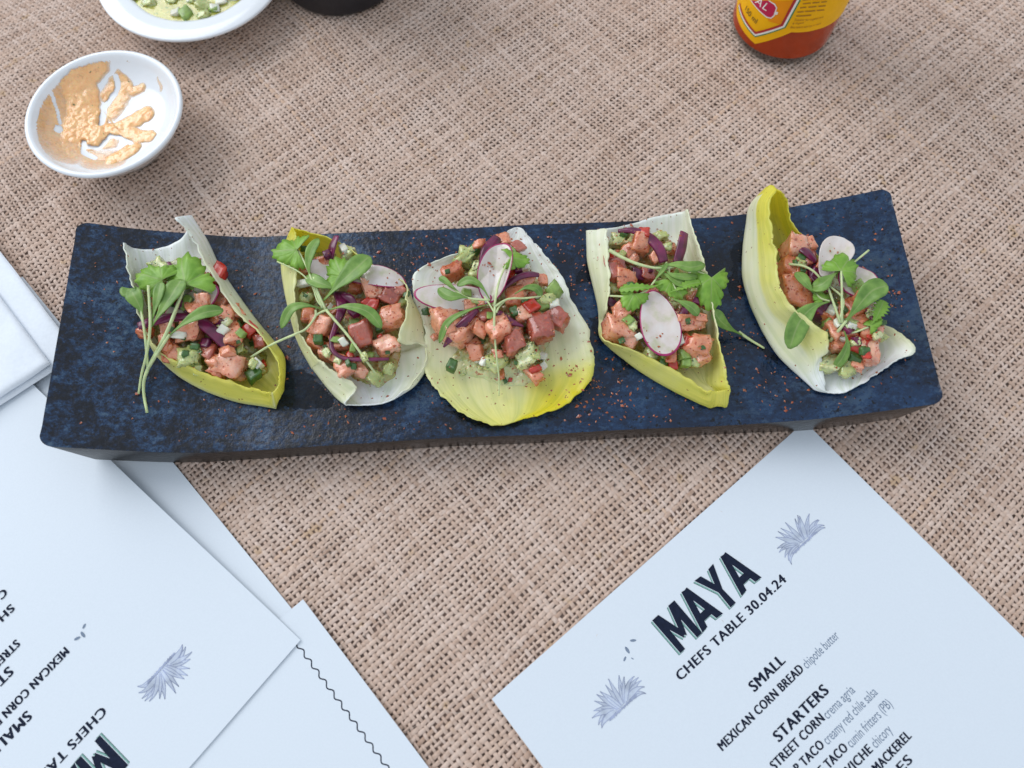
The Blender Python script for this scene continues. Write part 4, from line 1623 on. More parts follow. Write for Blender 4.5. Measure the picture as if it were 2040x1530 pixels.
def radish(k, cx, cy, rx, ry, ang, h, label, bend=0.0015, tilt=(0, 0), taper=0.0, skin='radish_skin'):
    """thin oval slice; skin is a part along its rim"""
    c = W(k, cx, cy, h)
    s = ZOOM[k][2] * 0.000188
    a0 = -math.radians(ang)
    ex, ey = Vector((math.cos(a0), math.sin(a0), tilt[0])).normalized(), Vector((-math.sin(a0), math.cos(a0), tilt[1])).normalized()
    rx, ry = rx * s, ry * s
    nr, na = 6, 36
    T = 0.0007
    ez = ex.cross(ey)

    def at(u, v, dz):
        r2 = u * u
        v = v * (1 - taper * u) if rx > ry else v
        u = u * (1 + taper * v) if ry >= rx else u
        z = bend * (r2 - 0.3) + 0.0004 * noise.noise(Vector((u * 2, v * 2, cx)))
        return c + ex * (u * rx) + ey * (v * ry) + ez * (z + dz)

    vs, fs = [at(0, 0, T / 2)], []
    rr = 0.955
    for j in range(1, nr + 1):
        for i in range(na):
            t = 2 * math.pi * i / na
            vs.append(at(rr * j / nr * math.cos(t), rr * j / nr * math.sin(t), T / 2))
    for i in range(na):
        fs.append((0, 1 + i, 1 + (i + 1) % na))
    for j in range(nr - 1):
        for i in range(na):
            i2 = (i + 1) % na
            fs.append((1 + j * na + i, 1 + (j + 1) * na + i, 1 + (j + 1) * na + i2, 1 + j * na + i2))
    b = len(vs)
    for i in range(na):
        t = 2 * math.pi * i / na
        vs.append(at(rr * math.cos(t), rr * math.sin(t), -T / 2))
    fs.append(tuple(b + i for i in range(na - 1, -1, -1)))
    o = mesh_obj('radish_slice', vs, fs, M['radish'], origin=c)
    tag(o, label, 'radish slice', 'radish slices on the endive boats')
    vs, fs = [], []
    for i in range(na):
        t = 2 * math.pi * i / na
        for (q, dz) in ((rr, T / 2), (1.0, T * 0.42), (1.015, 0), (1.0, -T * .42), (rr, -T / 2)):
            vs.append(at(q * math.cos(t), q * math.sin(t), dz))
    for i in range(na):
        i2 = (i + 1) % na
        for j in range(4):
            fs.append((i * 5 + j, i * 5 + j + 1, i2 * 5 + j + 1, i2 * 5 + j))
    sk = mesh_obj('skin', vs, fs, M[skin], parent=o)
    BVH_SRC.append(o)
    return o


def cress(pts, width, parent, mat='leaf', fold=0.25, serr=0.0):
    """spoon-shaped seed leaf along a path of points; a part of its sprig"""
    n_ = 6
    c = spline(pts, n_) if len(pts) > 2 else [pts[0].lerp(pts[1], i / 10) + Vector((0, 0, 0.0012 * math.sin(math.pi * i / 10))) for i in range(11)]
    vs, fs, uv = [], [], []
    C = 6
    m = len(c)
    for i, p in enumerate(c):
        t = i / (m - 1)
        prof = [(0, .07), (.12, .10), (.25, .22), (.42, .62), (.6, .93), (.74, 1.0), (.86, .90), (.94, .62), (1, .12)]
        w = 0
        for (a, wa), (b, wb) in zip(prof, prof[1:]):
            if a <= t <= b: w = wa + (wb - wa) * (t - a) / (b - a)
        w = w * width / 2
        d = (c[min(i + 1, m - 1)] - c[max(i - 1, 0)]).normalized()
        s = d.cross(Vector((0, 0, 1)))
        s = s.normalized() if s.length > 1e-6 else Vector((1, 0, 0))
        u = s.cross(d)
        for j in range(C + 1):
            x = -1 + 2 * j / C
            ww = w * (1 + serr * (0.3 if i % 2 else -0.3) * abs(x))
            q = p + s * (x * ww) + u * (fold * abs(x) ** 1.5 * w + 0.10 * w * noise.noise(p * 400 + Vector((x, 0, 0))))
            vs.append(q)
            uv.append((x, t, 0))
    for i in range(m - 1):
        for j in range(C):
            a = i * (C + 1) + j
            fs.append((a, a + 1, a + C + 2, a + C + 1))
    o = mesh_obj('leaf', vs, fs, M[mat], parent=parent)
    ua = o.data.attributes.new('leafuv', 'FLOAT_VECTOR', 'POINT')
    ua.data.foreach_set('vector', [q for t in uv for q in t])
    so = o.modifiers.new('thickness', 'SOLIDIFY')
    so.thickness = 0.00028
    return o


def coriander(base, tip, R, parent, seed=0):
    """lobed, toothed leaf fanning from its stalk"""
    r = random.Random(seed)
    d = (tip - base)
    L = d.length
    ex = d.normalized()
    s = ex.cross(Vector((0, 0, 1))).normalized()
    u = s.cross(ex)
    vs, fs, uv = [base], [], [(0, 0, 0)]
    na, nr = 66, 5
    for j in range(1, nr + 1):
        for i in range(na):
            t = -2.1 + 4.2 * i / (na - 1)
            lobe = abs(math.cos(1.5 * t)) ** 0.6
            q = (0.66 + 0.34 * lobe) * (1 - 0.12 * abs(t))
            q *= 1 + 0.055 * math.sin(t * 19 + seed) + 0.03 * math.sin(t * 33)
            rad = L * q * (j / nr)
            x, y = rad * math.cos(t), rad * math.sin(t) * R * 1.15
            z = 0.10 * L * (noise.noise(Vector((x / L * 2.4 + seed, y / L * 2.4, 0)))) * (j / nr) * 2 - 0.16 * L * (j / nr) ** 2
            vs.append(base + ex * x + s * y + u * z)
            uv.append((math.sin(3 * t) * j / nr, j / nr, 0))
    for i in range(na - 1):
        fs.append((0, 1 + i, 2 + i))
        for j in range(nr - 1):
            a = 1 + j * na + i
            fs.append((a, a + na, a + na + 1, a + 1))
    o = mesh_obj('leaf', vs, fs, M['coriander'], parent=parent)
    ua = o.data.attributes.new('leafuv', 'FLOAT_VECTOR', 'POINT')
    ua.data.foreach_set('vector', [q for t in uv for q in t])
    so = o.modifiers.new('thickness', 'SOLIDIFY')
    so.thickness = 0.00025
    return o


def sprig(k, hub, label, stems, leaves, name='herb_sprig'):
    root = empty(name, W(k, *hub))
    tag(root, label, 'herb sprig', 'herb sprigs on the endive boats')
    for pts, r0, r1 in stems:
        v, f = tube([W(k, *q) for q in pts], r0 * 0.85 * MM, r1 * 0.8 * MM)
        mesh_obj('stem', v, f, M['stem'], parent=root)
    for lf in leaves:
        if lf[0] == 'c':
            _, b, t, R, seed = lf
            coriander(W(k, *b), W(k, *t), R, root, seed)
        else:
            _, pts, w = lf[:3]
            cress([W(k, *q) for q in pts], w * 0.76 * ZOOM[k][2] * 0.000188, root, mat='coriander' if lf[0] == 's' else 'leaf', serr=1.0 if lf[0] == 's' else 0.0)
    return root


def onion(k, pts, widths, label=None):
    s = ZOOM[k][2] * 0.000188
    blade_strip([W(k, *q) for q in pts], [w * s for w in widths], 0.0011, 'red_onion_strip', M['onion'], label or ('purple red onion strip on the ' + BOATS[k]['ref']), 'onion strip', 'red onion strips on the endive boats', tilt=random.uniform(-.5, .5))


ENDS = {1: ('torn white end', 'yellow tip'), 2: ('yellow point', 'white base'), 3: ('white top', 'yellow edge'), 4: ('white cut end', 'yellow tip'), 5: ('hooded tip', 'white cut end')}
NOUN = {1: 'narrow endive boat', 2: 'deep cupped endive boat', 3: 'flat endive leaf', 4: 'angular endive boat', 5: 'crescent endive boat'}
SPAN = {1: ((850, 300), (1480, 1000)), 2: ((450, 250), (900, 1250)), 3: ((650, 180), (700, 1180)), 4: ((450, 200), (900, 1200)), 5: ((380, 420), (800, 1180))}


def where(k, x, y):
    (ax, ay), (bx, by) = SPAN[k]
    t = ((x - ax) * (bx - ax) + (y - ay) * (by - ay)) / ((bx - ax) ** 2 + (by - ay) ** 2)
    if t < 0.36: return 'near the %s of the %s' % (ENDS[k][0], NOUN[k])
    if t > 0.66: return 'near the %s of the %s' % (ENDS[k][1], NOUN[k])
    return 'in the middle of the ' + NOUN[k]


KIND = {
    's': ('salmon_cube', 'salmon', 'pale orange diced salmon cube ', 'salmon cube', 'diced salmon in the endive boats'),
    't': ('salmon_cube', 'tuna', 'dark red diced fish cube ', 'fish cube', 'dark diced fish in the endive boats'),
    'a': ('avocado_cube', 'avocado', 'pale green avocado cube ', 'avocado cube', 'avocado cubes in the endive boats'),
    'r': ('pepper_piece', 'pepper', 'small bright red pepper piece ', 'pepper piece', 'red pepper pieces in the endive boats'),
    'g': ('cucumber_piece', 'cuke', 'small green cucumber piece ', 'cucumber piece', 'cucumber pieces in the endive boats'),
    'h': ('herb_piece', 'herb', 'chopped dark green herb piece ', 'herb piece', 'chopped herbs in the endive boats'),
    'w': ('white_onion_piece', 'white_onion', 'small white onion piece ', 'onion piece', 'white onion pieces in the endive boats'),
    'p': ('red_onion_piece', 'onion', 'dark purple red onion piece ', 'onion piece', 'red onion pieces in the endive boats'),
}


def fill(k, items):
    s = ZOOM[k][2] * 0.000188
    for it in items:
        kind, x, y, size, h = it[:5]
        st = it[5] if len(it) > 5 else (1, 1, 1)
        nm, mt, lb, ct, gr = KIND[kind]
        chunk(nm, mt, W(k, x, y, h), size * s * 0.76, st[0] * random.uniform(.85, 1.15), st[1] * random.uniform(.85, 1.15), st[2] * random.uniform(.75, .95), ('large ' if size > 165 else '') + lb + where(k, x, y), ct, gr)


# ---- boat 1
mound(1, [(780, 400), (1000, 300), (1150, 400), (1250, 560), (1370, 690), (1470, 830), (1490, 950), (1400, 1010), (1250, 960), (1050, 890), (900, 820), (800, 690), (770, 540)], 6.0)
fill(1, [('s', 1055, 720, 130, 10), ('s', 1285, 745, 150, 9, (1.3, .8, 1)), ('a', 1050, 865, 125, 8.5), ('s', 955, 850, 110, 7), ('t', 1165, 835, 130, 8), ('s', 1290, 915, 150, 8.5), ('r', 1385, 715, 85, 8), ('r', 1205, 425, 120, 8.5, (1.5, .7, .8)),
         ('s', 1290, 625, 120, 8), ('a', 885, 365, 110, 7), ('s', 1235, 560, 90, 8), ('s', 930, 700, 110, 8.5), ('s', 805, 725, 85, 8), ('w', 1428, 905, 62, 8), ('h', 1405, 965, 80, 7), ('t', 1440, 780, 90, 6.5), ('s', 1120, 500, 120, 8), ('t', 1090, 400, 70, 7.5),
         ('g', 1010, 420, 80, 7.5), ('a', 1330, 820, 80, 7.5), ('h', 1320, 690, 45, 9), ('h', 930, 800, 40, 9.5), ('s', 1180, 680, 110, 9), ('h', 1030, 850, 40, 12), ('a', 1100, 940, 70, 7), ('s', 1210, 945, 90, 7), ('t', 960, 560, 110, 8), ('p', 980, 430, 60, 9)])
onion(1, [(765, 695, 11), (870, 660, 12), (1010, 640, 12.5), (1110, 670, 13), (1200, 745, 12.5), (1285, 835, 11)], [45, 60, 40, 62, 62, 50])
onion(1, [(930, 345, 9), (945, 375, 10), (960, 420, 9)], [30, 32, 26])
radish(1, 1070, 570, 150, 72, -35, 11.5, 'thin radish slice with a magenta edge in the ' + BOATS[1]['ref'])
sprig(1, (815, 940, 6), 'herb sprig with long pale stems draped off the ' + BOATS[1]['ref'],
      [([(822, 470, 16), (832, 690, 15), (812, 850, 10), (785, 960, 4), (768, 1070, 1)], .62, .5),
       ([(1022, 470, 16), (930, 715, 15), (820, 930, 6), (795, 1040, 2), (815, 1175, 1)], .75, .6),
       ([(775, 560, 14.5), (805, 760, 13), (818, 925, 6)], .55, .55),
       ([(940, 740, 14.5), (870, 850, 11), (825, 925, 6.2)], .6, .6)],
      [('c', (900, 440, 15.5), (745, 395, 14), 0.75, 2), ('c', (1025, 465, 16), (995, 290, 15), 0.8, 4),
       ('l', [(770, 570, 14), (735, 520, 15), (715, 480, 15.5), (830, 470, 15)][:1] + [(745, 530, 15.5), (715, 500, 15), (720, 485, 14.5)], 110),
       ('l', [(790, 660, 14), (775, 590, 15), (745, 530, 16), (725, 490, 15)], 110),
       ('l', [(835, 690, 14.5), (860, 590, 16), (880, 510, 17), (892, 450, 16.5)], 75),
       ('l', [(835, 700, 14.5), (900, 600, 16.5), (965, 500, 17), (1005, 435, 16)], 130),
       ('l', [(935, 745, 14.5), (1030, 670, 16.5), (1130, 620, 17), (1238, 605, 15.5)], 95),
       ('c', (1060, 420, 14), (1145, 480, 13), 0.9, 8)])

# ---- boat 2
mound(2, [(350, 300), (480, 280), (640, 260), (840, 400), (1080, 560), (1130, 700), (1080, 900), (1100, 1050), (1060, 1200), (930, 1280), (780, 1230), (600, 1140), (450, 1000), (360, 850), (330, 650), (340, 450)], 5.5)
fill(2, [('s', 885, 570, 185, 11), ('t', 1005, 625, 160, 10), ('s', 1030, 775, 180, 10), ('s', 980, 975, 165, 9.5), ('t', 805, 905, 210, 10), ('s', 510, 830, 200, 10), ('s', 460, 950, 150, 8), ('s', 550, 1025, 140, 8), ('s', 690, 1135, 170, 8.5), ('s', 790, 1160, 120, 7.5),
         ('a', 700, 315, 130, 9), ('r', 875, 680, 110, 11), ('r', 840, 660, 70, 12), ('s', 420, 760, 120, 9), ('s', 640, 960, 140, 9), ('s', 520, 395, 130, 9), ('t', 1090, 585, 100, 10.5), ('w', 385, 525, 75, 11, (.8, 1.6, .8)), ('h', 490, 935, 75, 12), ('h', 705, 1105, 48, 12.5),
         ('a', 400, 630, 110, 8), ('a', 900, 1210, 110, 5.5), ('g', 750, 820, 90, 8.5), ('h', 1130, 610, 60, 11), ('s', 760, 560, 110, 9), ('s', 640, 1080, 110, 8), ('a', 1000, 1140, 100, 5), ('g', 860, 1060, 70, 8), ('r', 720, 1045, 60, 9.5), ('h', 390, 275, 60, 8), ('s', 390, 430, 100, 8.5), ('h', 930, 850, 60, 9.5), ('a', 1080, 660, 80, 9)])
onion(2, [(620, 185, 13), (590, 260, 13), (575, 350, 11)], [55, 78, 60])
onion(2, [(640, 590, 12), (660, 700, 13), (620, 820, 12.5), (585, 930, 12), (600, 1020, 12), (680, 1070, 12), (820, 1078, 12), (1002, 1076, 11)], [90, 70, 42, 34, 34, 34, 36, 22])
onion(2, [(660, 610, 12.5), (730, 650, 13), (770, 740, 12)], [50, 60, 30])
radish(2, 540, 430, 130, 75, 20, 11, 'pale radish slice under the herbs in the ' + BOATS[2]['ref'])
radish(2, 910, 480, 200, 78, 8, 13, 'arched radish slice with a magenta edge over salmon in the ' + BOATS[2]['ref'], bend=-0.004)
sprig(2, (530, 710, 14), 'green herb sprig reaching across to its neighbour from the ' + BOATS[2]['ref'],
      [([(520, 705, 14), (470, 580, 15), (410, 420, 16), (345, 290, 15)], .55, .4), ([(540, 715, 14), (490, 600, 15), (455, 480, 16)], .55, .45),
       ([(545, 720, 14), (700, 900, 13.5), (830, 1080, 12), (918, 1200, 6)], .6, .5), ([(470, 720, 14), (465, 770, 14), (400, 855, 13.5), (320, 895, 13), (150, 970, 11), (-2, 1062, 9)], .55, .5),
       ([(520, 700, 14), (480, 650, 14.5), (440, 540, 15), (350, 445, 15.5), (190, 368, 15.5)], .4, .35), ([(560, 715, 14), (500, 740, 14), (465, 765, 14)], .5, .5)],
      [('c', (335, 285, 16), (150, 285, 15), 0.8, 1), ('l', [(440, 500, 15.5), (415, 400, 17), (435, 290, 18), (490, 200, 17)], 95),
       ('l', [(525, 650, 14.5), (640, 530, 17), (760, 420, 18.5), (862, 330, 17.5)], 200), ('c', (660, 470, 16.5), (600, 330, 16), 0.8, 6), ('l', [(625, 575, 15), (560, 545, 16.5), (480, 515, 16.5), (400, 475, 15)], 120),
       ('l', [(560, 718, 14), (690, 692, 16.5), (850, 735, 16.5), (948, 850, 14.5)], 105), ('l', [(520, 712, 14), (400, 685, 16), (290, 715, 16), (218, 852, 13.5)], 90)])

# ---- boat 3
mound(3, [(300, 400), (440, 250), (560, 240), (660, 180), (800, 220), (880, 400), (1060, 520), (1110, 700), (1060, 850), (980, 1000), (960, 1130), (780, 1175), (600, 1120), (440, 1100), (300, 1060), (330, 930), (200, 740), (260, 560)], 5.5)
mound(3, [(290, 960), (400, 880), (500, 840), (620, 960), (760, 960), (940, 960), (1000, 1060), (960, 1150), (820, 1200), (680, 1195), (560, 1150), (400, 1130), (290, 1080)], 4.6, mat='smear', label='creamy pale green avocado smear spreading over the yellow part of the flat endive leaf')
fill(3, [('s', 345, 420, 160, 9, (1.3, .8, .9)), ('s', 290, 725, 190, 8.5), ('s', 385, 830, 200, 8), ('s', 660, 810, 190, 11), ('t', 760, 905, 180, 9.5), ('t', 935, 800, 210, 10), ('t', 1060, 735, 150, 9), ('s', 775, 590, 150, 10), ('s', 830, 700, 130, 10.5), ('r', 880, 650, 105, 11), ('s', 890, 1100, 140, 6, (1.4, .8, .7)),
         ('r', 905, 1075, 70, 8.5, (1.5, .6, .6)), ('s', 700, 215, 130, 8.5), ('t', 785, 245, 100, 9), ('t', 570, 720, 120, 9), ('a', 850, 985, 160, 7.5), ('a', 440, 310, 160, 8), ('h', 505, 255, 90, 10), ('g', 1035, 545, 110, 9), ('g', 965, 635, 90, 10), ('w', 1035, 640, 85, 10), ('w', 820, 370, 95, 10), ('w', 740, 358, 70, 10.5),
         ('h', 340, 1050, 85, 6.5), ('a', 640, 1030, 150, 6.5), ('h', 530, 790, 80, 9), ('h', 770, 690, 75, 11), ('r', 740, 430, 110, 10.5, (1.3, .7, .8)), ('s', 830, 480, 120, 9.5), ('g', 745, 290, 90, 10), ('s', 480, 760, 120, 8.5), ('s', 960, 470, 90, 8.5), ('a', 520, 430, 120, 8.5), ('h', 165, 690, 60, 4.5), ('s', 220, 860, 60, 4)])
onion(3, [(650, 178, 12), (590, 280, 13.5), (545, 400, 12)], [60, 105, 50])
onion(3, [(930, 435, 12), (860, 430, 13), (770, 460, 13.5), (690, 520, 13), (650, 575, 12)], [36, 56, 50, 40, 22])
onion(3, [(515, 670, 12.5), (430, 750, 12.5), (345, 845, 11), (285, 922, 9)], [30, 58, 58, 14])
onion(3, [(655, 688, 13), (730, 745, 13), (825, 783, 11.5)], [40, 50, 12])
radish(3, 640, 410, 105, 210, 14, 14.5, 'upright folded radish slice with a purple streak on the ' + BOATS[3]['ref'], tilt=(0.15, 0.1), bend=0.004)
radish(3, 350, 585, 250, 92, 4, 11.5, 'long oval radish slice with a magenta edge on the ' + BOATS[3]['ref'])
sprig(3, (630, 640, 15), 'spidery herb sprig with a long pale root on the ' + BOATS[3]['ref'],
      [([(628, 645, 16), (660, 480, 17), (725, 330, 17)], .55, .4), ([(630, 650, 16), (720, 598, 16), (840, 592, 16), (945, 578, 15)], .5, .4), ([(600, 605, 15.5), (450, 590, 15.5), (350, 530, 15.5), (262, 462, 15)], .5, .4),
       ([(632, 640, 16), (628, 800, 14.5), (645, 1000, 11), (660, 1130, 7), (660, 1255, 3)], .55, .32), ([(630, 690, 15.5), (600, 640, 15.5), (560, 580, 15)], .45, .4), ([(640, 690, 15.5), (660, 650, 15.5), (700, 610, 15)], .45, .4)],
      [('l', [(470, 592, 15.5), (400, 580, 16.5), (320, 575, 16.5), (248, 525, 15)], 95), ('l', [(600, 602, 15.5), (540, 510, 17), (460, 470, 17), (375, 505, 15)], 72), ('l', [(400, 560, 15.5), (340, 510, 16.5), (290, 470, 16.5), (255, 450, 15.5)], 55), ('c', (735, 320, 17), (870, 330, 15.5), 0.65, 3),
       ('l', [(765, 562, 16), (840, 520, 17.5), (910, 525, 17), (950, 575, 15)], 70), ('l', [(610, 625, 15.5), (440, 678, 16), (310, 760, 14.5), (255, 895, 11)], 58)])

# ---- boat 4
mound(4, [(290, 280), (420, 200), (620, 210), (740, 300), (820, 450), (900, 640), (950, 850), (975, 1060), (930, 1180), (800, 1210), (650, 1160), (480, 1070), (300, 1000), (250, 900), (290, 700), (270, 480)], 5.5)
fill(4, [('t', 305, 500, 190, 9.5), ('s', 385, 575, 180, 9.5), ('s', 480, 315, 180, 10), ('s', 395, 375, 130, 9), ('a', 320, 285, 120, 8), ('s', 360, 775, 185, 9.5), ('s', 325, 915, 210, 9.5), ('s', 410, 985, 150, 9), ('s', 830, 860, 170, 9.5, (.8, 1.5, .9)), ('s', 885, 1040, 190, 9), ('s', 930, 1110, 110, 8), ('s', 590, 395, 110, 10),
         ('s', 800, 1000, 110, 9), ('s', 950, 730, 100, 9), ('r', 505, 240, 105, 12), ('r', 715, 1170, 90, 7), ('r', 820, 1005, 90, 10.5), ('g', 660, 1130, 85, 7.5), ('g', 785, 1090, 85, 9), ('g', 800, 1150, 85, 8), ('a', 620, 260, 110, 8.5), ('s', 890, 700, 130, 9), ('a', 300, 610, 90, 8), ('h', 420, 600, 60, 12), ('h', 350, 990, 50, 11.5),
         ('s', 700, 1050, 130, 7.5), ('s', 270, 420, 90, 9), ('r', 275, 400, 60, 11), ('h', 375, 235, 70, 10), ('a', 560, 1080, 110, 6.5), ('t', 540, 520, 120, 9), ('s', 660, 340, 90, 9), ('a', 860, 1130, 90, 7), ('h', 640, 1150, 50, 8.5), ('p', 460, 520, 110, 8.5), ('p', 420, 880, 110, 7.5), ('p', 270, 730, 90, 6)])
onion(4, [(325, 215, 11), (440, 212, 12.5), (550, 265, 13), (620, 345, 13), (650, 435, 12)], [26, 50, 70, 74, 60])
onion(4, [(795, 225, 12.5), (775, 330, 12), (740, 450, 10)], [70, 82, 70])
onion(4, [(800, 760, 12), (780, 830, 12), (755, 900, 11)], [50, 70, 40])
radish(4, 615, 860, 128, 238, -8, 12.5, 'large glossy radish slice with a magenta rim on the ' + BOATS[4]['ref'], bend=0.001, taper=-0.22)
sprig(4, (560, 500, 15), 'leafy coriander sprig lying across the ' + BOATS[4]['ref'],
      [([(262, 350, 14), (360, 405, 15), (470, 450, 15.5), (600, 478, 16), (720, 470, 16.5)], .85, .5), ([(262, 674, 13), (400, 678, 14), (490, 655, 15), (560, 600, 16), (670, 435, 16)], .45, .4), ([(690, 450, 16), (690, 520, 16), (740, 640, 16)], .4, .4), ([(890, 500, 16), (945, 525, 16), (985, 560, 15.5)], .45, .4)],
      [('l', [(590, 470, 16), (720, 450, 17.5), (840, 470, 18), (940, 450, 16.5)], 105), ('l', [(640, 470, 16), (700, 520, 17.5), (790, 540, 17.5), (890, 535, 16)], 70), ('l', [(600, 490, 16), (680, 530, 17), (760, 580, 17), (840, 600, 16)], 85),
       ('c', (985, 545, 16), (985, 775, 13.5), 0.62, 5), ('s', [(690, 650, 16), (760, 620, 17), (830, 590, 17), (915, 575, 15.5)], 80), ('c', (700, 560, 16), (790, 680, 15.5), 0.8, 7), ('l', [(700, 690, 15.5), (780, 720, 16.5), (850, 760, 16), (895, 812, 14.5)], 95),
       ('s', [(640, 590, 16), (550, 610, 16.5), (440, 615, 16), (330, 632, 14.5)], 75), ('c', (440, 660, 15), (385, 770, 14), 0.9, 9), ('l', [(560, 590, 15.5), (610, 530, 17), (650, 480, 17.5), (675, 440, 17)], 40)])
sprig(4, (1200, 945, 2), 'single loose seed leaf lying on the bare plate between two endive boats',
      [([(1180, 930, 2.5), (1260, 985, 1.2), (1362, 1046, .8)], .7, .5)], [('l', [(1215, 955, 2), (1120, 905, 6), (1050, 850, 9), (1000, 770, 11)], 120)], name='loose_leaf')

# ---- boat 5
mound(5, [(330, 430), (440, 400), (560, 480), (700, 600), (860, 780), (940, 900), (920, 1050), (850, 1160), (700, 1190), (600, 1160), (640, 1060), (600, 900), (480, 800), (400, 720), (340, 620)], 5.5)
fill(5, [('s', 430, 440, 170, 10), ('s', 395, 560, 160, 9.5), ('s', 430, 690, 210, 10), ('s', 500, 420, 100, 9), ('t', 500, 500, 120, 10), ('s', 780, 785, 150, 9.5), ('s', 675, 915, 140, 9), ('s', 805, 860, 140, 9.5), ('s', 875, 935, 150, 8.5), ('r', 800, 1015, 130, 8.5), ('s', 870, 1055, 140, 7.5), ('s', 690, 1010, 110, 8),
         ('s', 800, 1125, 90, 6), ('s', 640, 835, 100, 9), ('p', 560, 610, 110, 9), ('p', 580, 800, 130, 9), ('g', 740, 600, 130, 10.5), ('a', 640, 1130, 120, 5), ('a', 745, 1155, 110, 5), ('g', 500, 780, 110, 8), ('a', 490, 730, 90, 8.5), ('h', 640, 950, 80, 9), ('g', 640, 890, 80, 9.5), ('h', 790, 1085, 80, 7.5), ('s', 600, 540, 110, 9), ('g', 870, 830, 90, 9), ('a', 930, 960, 80, 6.5), ('h', 470, 495, 50, 12), ('p', 520, 540, 80, 8), ('s', 740, 940, 120, 9), ('s', 720, 820, 100, 9.5)])
onion(5, [(435, 425, 12), (500, 455, 13), (555, 515, 11.5)], [30, 58, 34])
onion(5, [(520, 560, 10), (560, 620, 11), (640, 690, 10.5)], [40, 70, 40])
radish(5, 660, 485, 80, 126, 33, 17.5, 'white upright radish slice dusted with spice on the ' + BOATS[5]['ref'], tilt=(0.1, 0.2), taper=0.45, skin='radish')
radish(5, 805, 630, 112, 95, 20, 12, 'round radish slice with a magenta rim under the herbs on the ' + BOATS[5]['ref'])
sprig(5, (700, 870, 14), 'bushy herb sprig with rounded seed leaves on the ' + BOATS[5]['ref'],
      [([(640, 992, 10), (720, 890, 14), (790, 800, 16), (820, 770, 17)], .7, .45), ([(702, 880, 14), (665, 770, 16), (630, 670, 17)], .55, .45), ([(712, 880, 14), (712, 720, 17), (708, 570, 19)], .55, .45), ([(395, 528, 14), (480, 540, 15), (540, 570, 16), (585, 615, 16)], .55, .5),
       ([(640, 750, 15.5), (590, 735, 16), (555, 705, 16)], .4, .4), ([(872, 446, 14), (800, 505, 16), (760, 540, 16)], .45, .4), ([(735, 890, 14), (770, 938, 13), (870, 905, 13)], .4, .4), ([(700, 860, 14.5), (720, 740, 16.5), (640, 660, 17)], .45, .4)],
      [('c', (705, 570, 19), (770, 465, 18), 0.85, 2), ('l', [(700, 565, 18), (640, 610, 19), (590, 650, 18.5), (530, 665, 16.5)], 110), ('l', [(570, 720, 16), (520, 670, 17.5), (480, 620, 17.5), (440, 575, 16)], 85),
       ('l', [(640, 750, 15.5), (540, 785, 17.5), (455, 880, 16.5), (398, 1035, 12.5)], 150), ('l', [(720, 890, 14), (800, 790, 18), (890, 690, 20), (985, 655, 18.5)], 150), ('s', [(880, 900, 13), (915, 850, 15), (940, 800, 15.5), (962, 745, 15)], 95), ('c', (880, 900, 13), (950, 850, 14), .6, 4),
       ('l', [(725, 920, 13), (745, 1000, 12.5), (720, 1080, 10), (668, 1150, 7)], 70), ('c', (600, 740, 15.5), (555, 690, 16), 0.9, 6)])


# ---- small diced bits strewn through the fillings
def strew(k, poly, n_):
    bpy.context.view_layer.update()
    V_, F_ = [], []
    for o in BVH_SRC:
        b = len(V_)
        mw = o.matrix_world
        V_ += [mw @ v.co for v in o.data.vertices]
        F_ += [tuple(i + b for i in p.vertices) for p in o.data.polygons]
    bvh = BVHTree.FromPolygons(V_, F_)
    s = ZOOM[k][2] * 0.000188
    x0, x1 = min(p[0] for p in poly), max(p[0] for p in poly)
    y0, y1 = min(p[1] for p in poly), max(p[1] for p in poly)
    done = 0
    while done < n_:
        x, y = random.uniform(x0, x1), random.uniform(y0, y1)
        c = False
        for (ax, ay), (bx, by) in zip(poly, poly[1:] + poly[:1]):
            if (ay > y) != (by > y) and x < (bx - ax) * (y - ay) / (by - ay) + ax: c = not c
        if not c: continue
        p = W(k, x, y, 6)
        h = bvh.ray_cast(Vector((p.x, p.y, 0.08)), Vector((0, 0, -1)))[0]
        if h is None or h.z > plate_top(p) + 0.0125: continue
        kind = random.choice('sssaahhhrgwp')
        size = random.uniform(34, 66) * (0.6 if kind in 'hr' else (1.35 if kind == 's' else 1))
        nm, mt, lb, ct, gr = KIND[kind]
        chunk(nm, mt, h + Vector((0, 0, size * s * 0.15)), size * s, random.uniform(.7, 1.4), random.uniform(.7, 1.3), random.uniform(.4, .8), 'tiny ' + lb.replace('small ', '') + where(k, x, y), ct, gr)
        done += 1


STREW = {1: [(830, 480), (1130, 420), (1260, 600), (1440, 830), (1440, 950), (1200, 940), (900, 800)], 2: [(370, 330), (620, 280), (1060, 560), (1100, 800), (1060, 1050), (900, 1230), (620, 1120), (400, 880)], 3: [(320, 420), (640, 200), (860, 380), (1080, 560), (1080, 800), (960, 1080), (740, 1150), (380, 1060), (250, 740)],
         4: [(300, 290), (600, 220), (840, 480), (950, 850), (950, 1130), (700, 1150), (290, 980), (290, 600)], 5: [(350, 440), (540, 450), (700, 620), (920, 900), (880, 1110), (680, 1150), (640, 960), (400, 720)]}
for k in STREW: strew(k, STREW[k], 44)


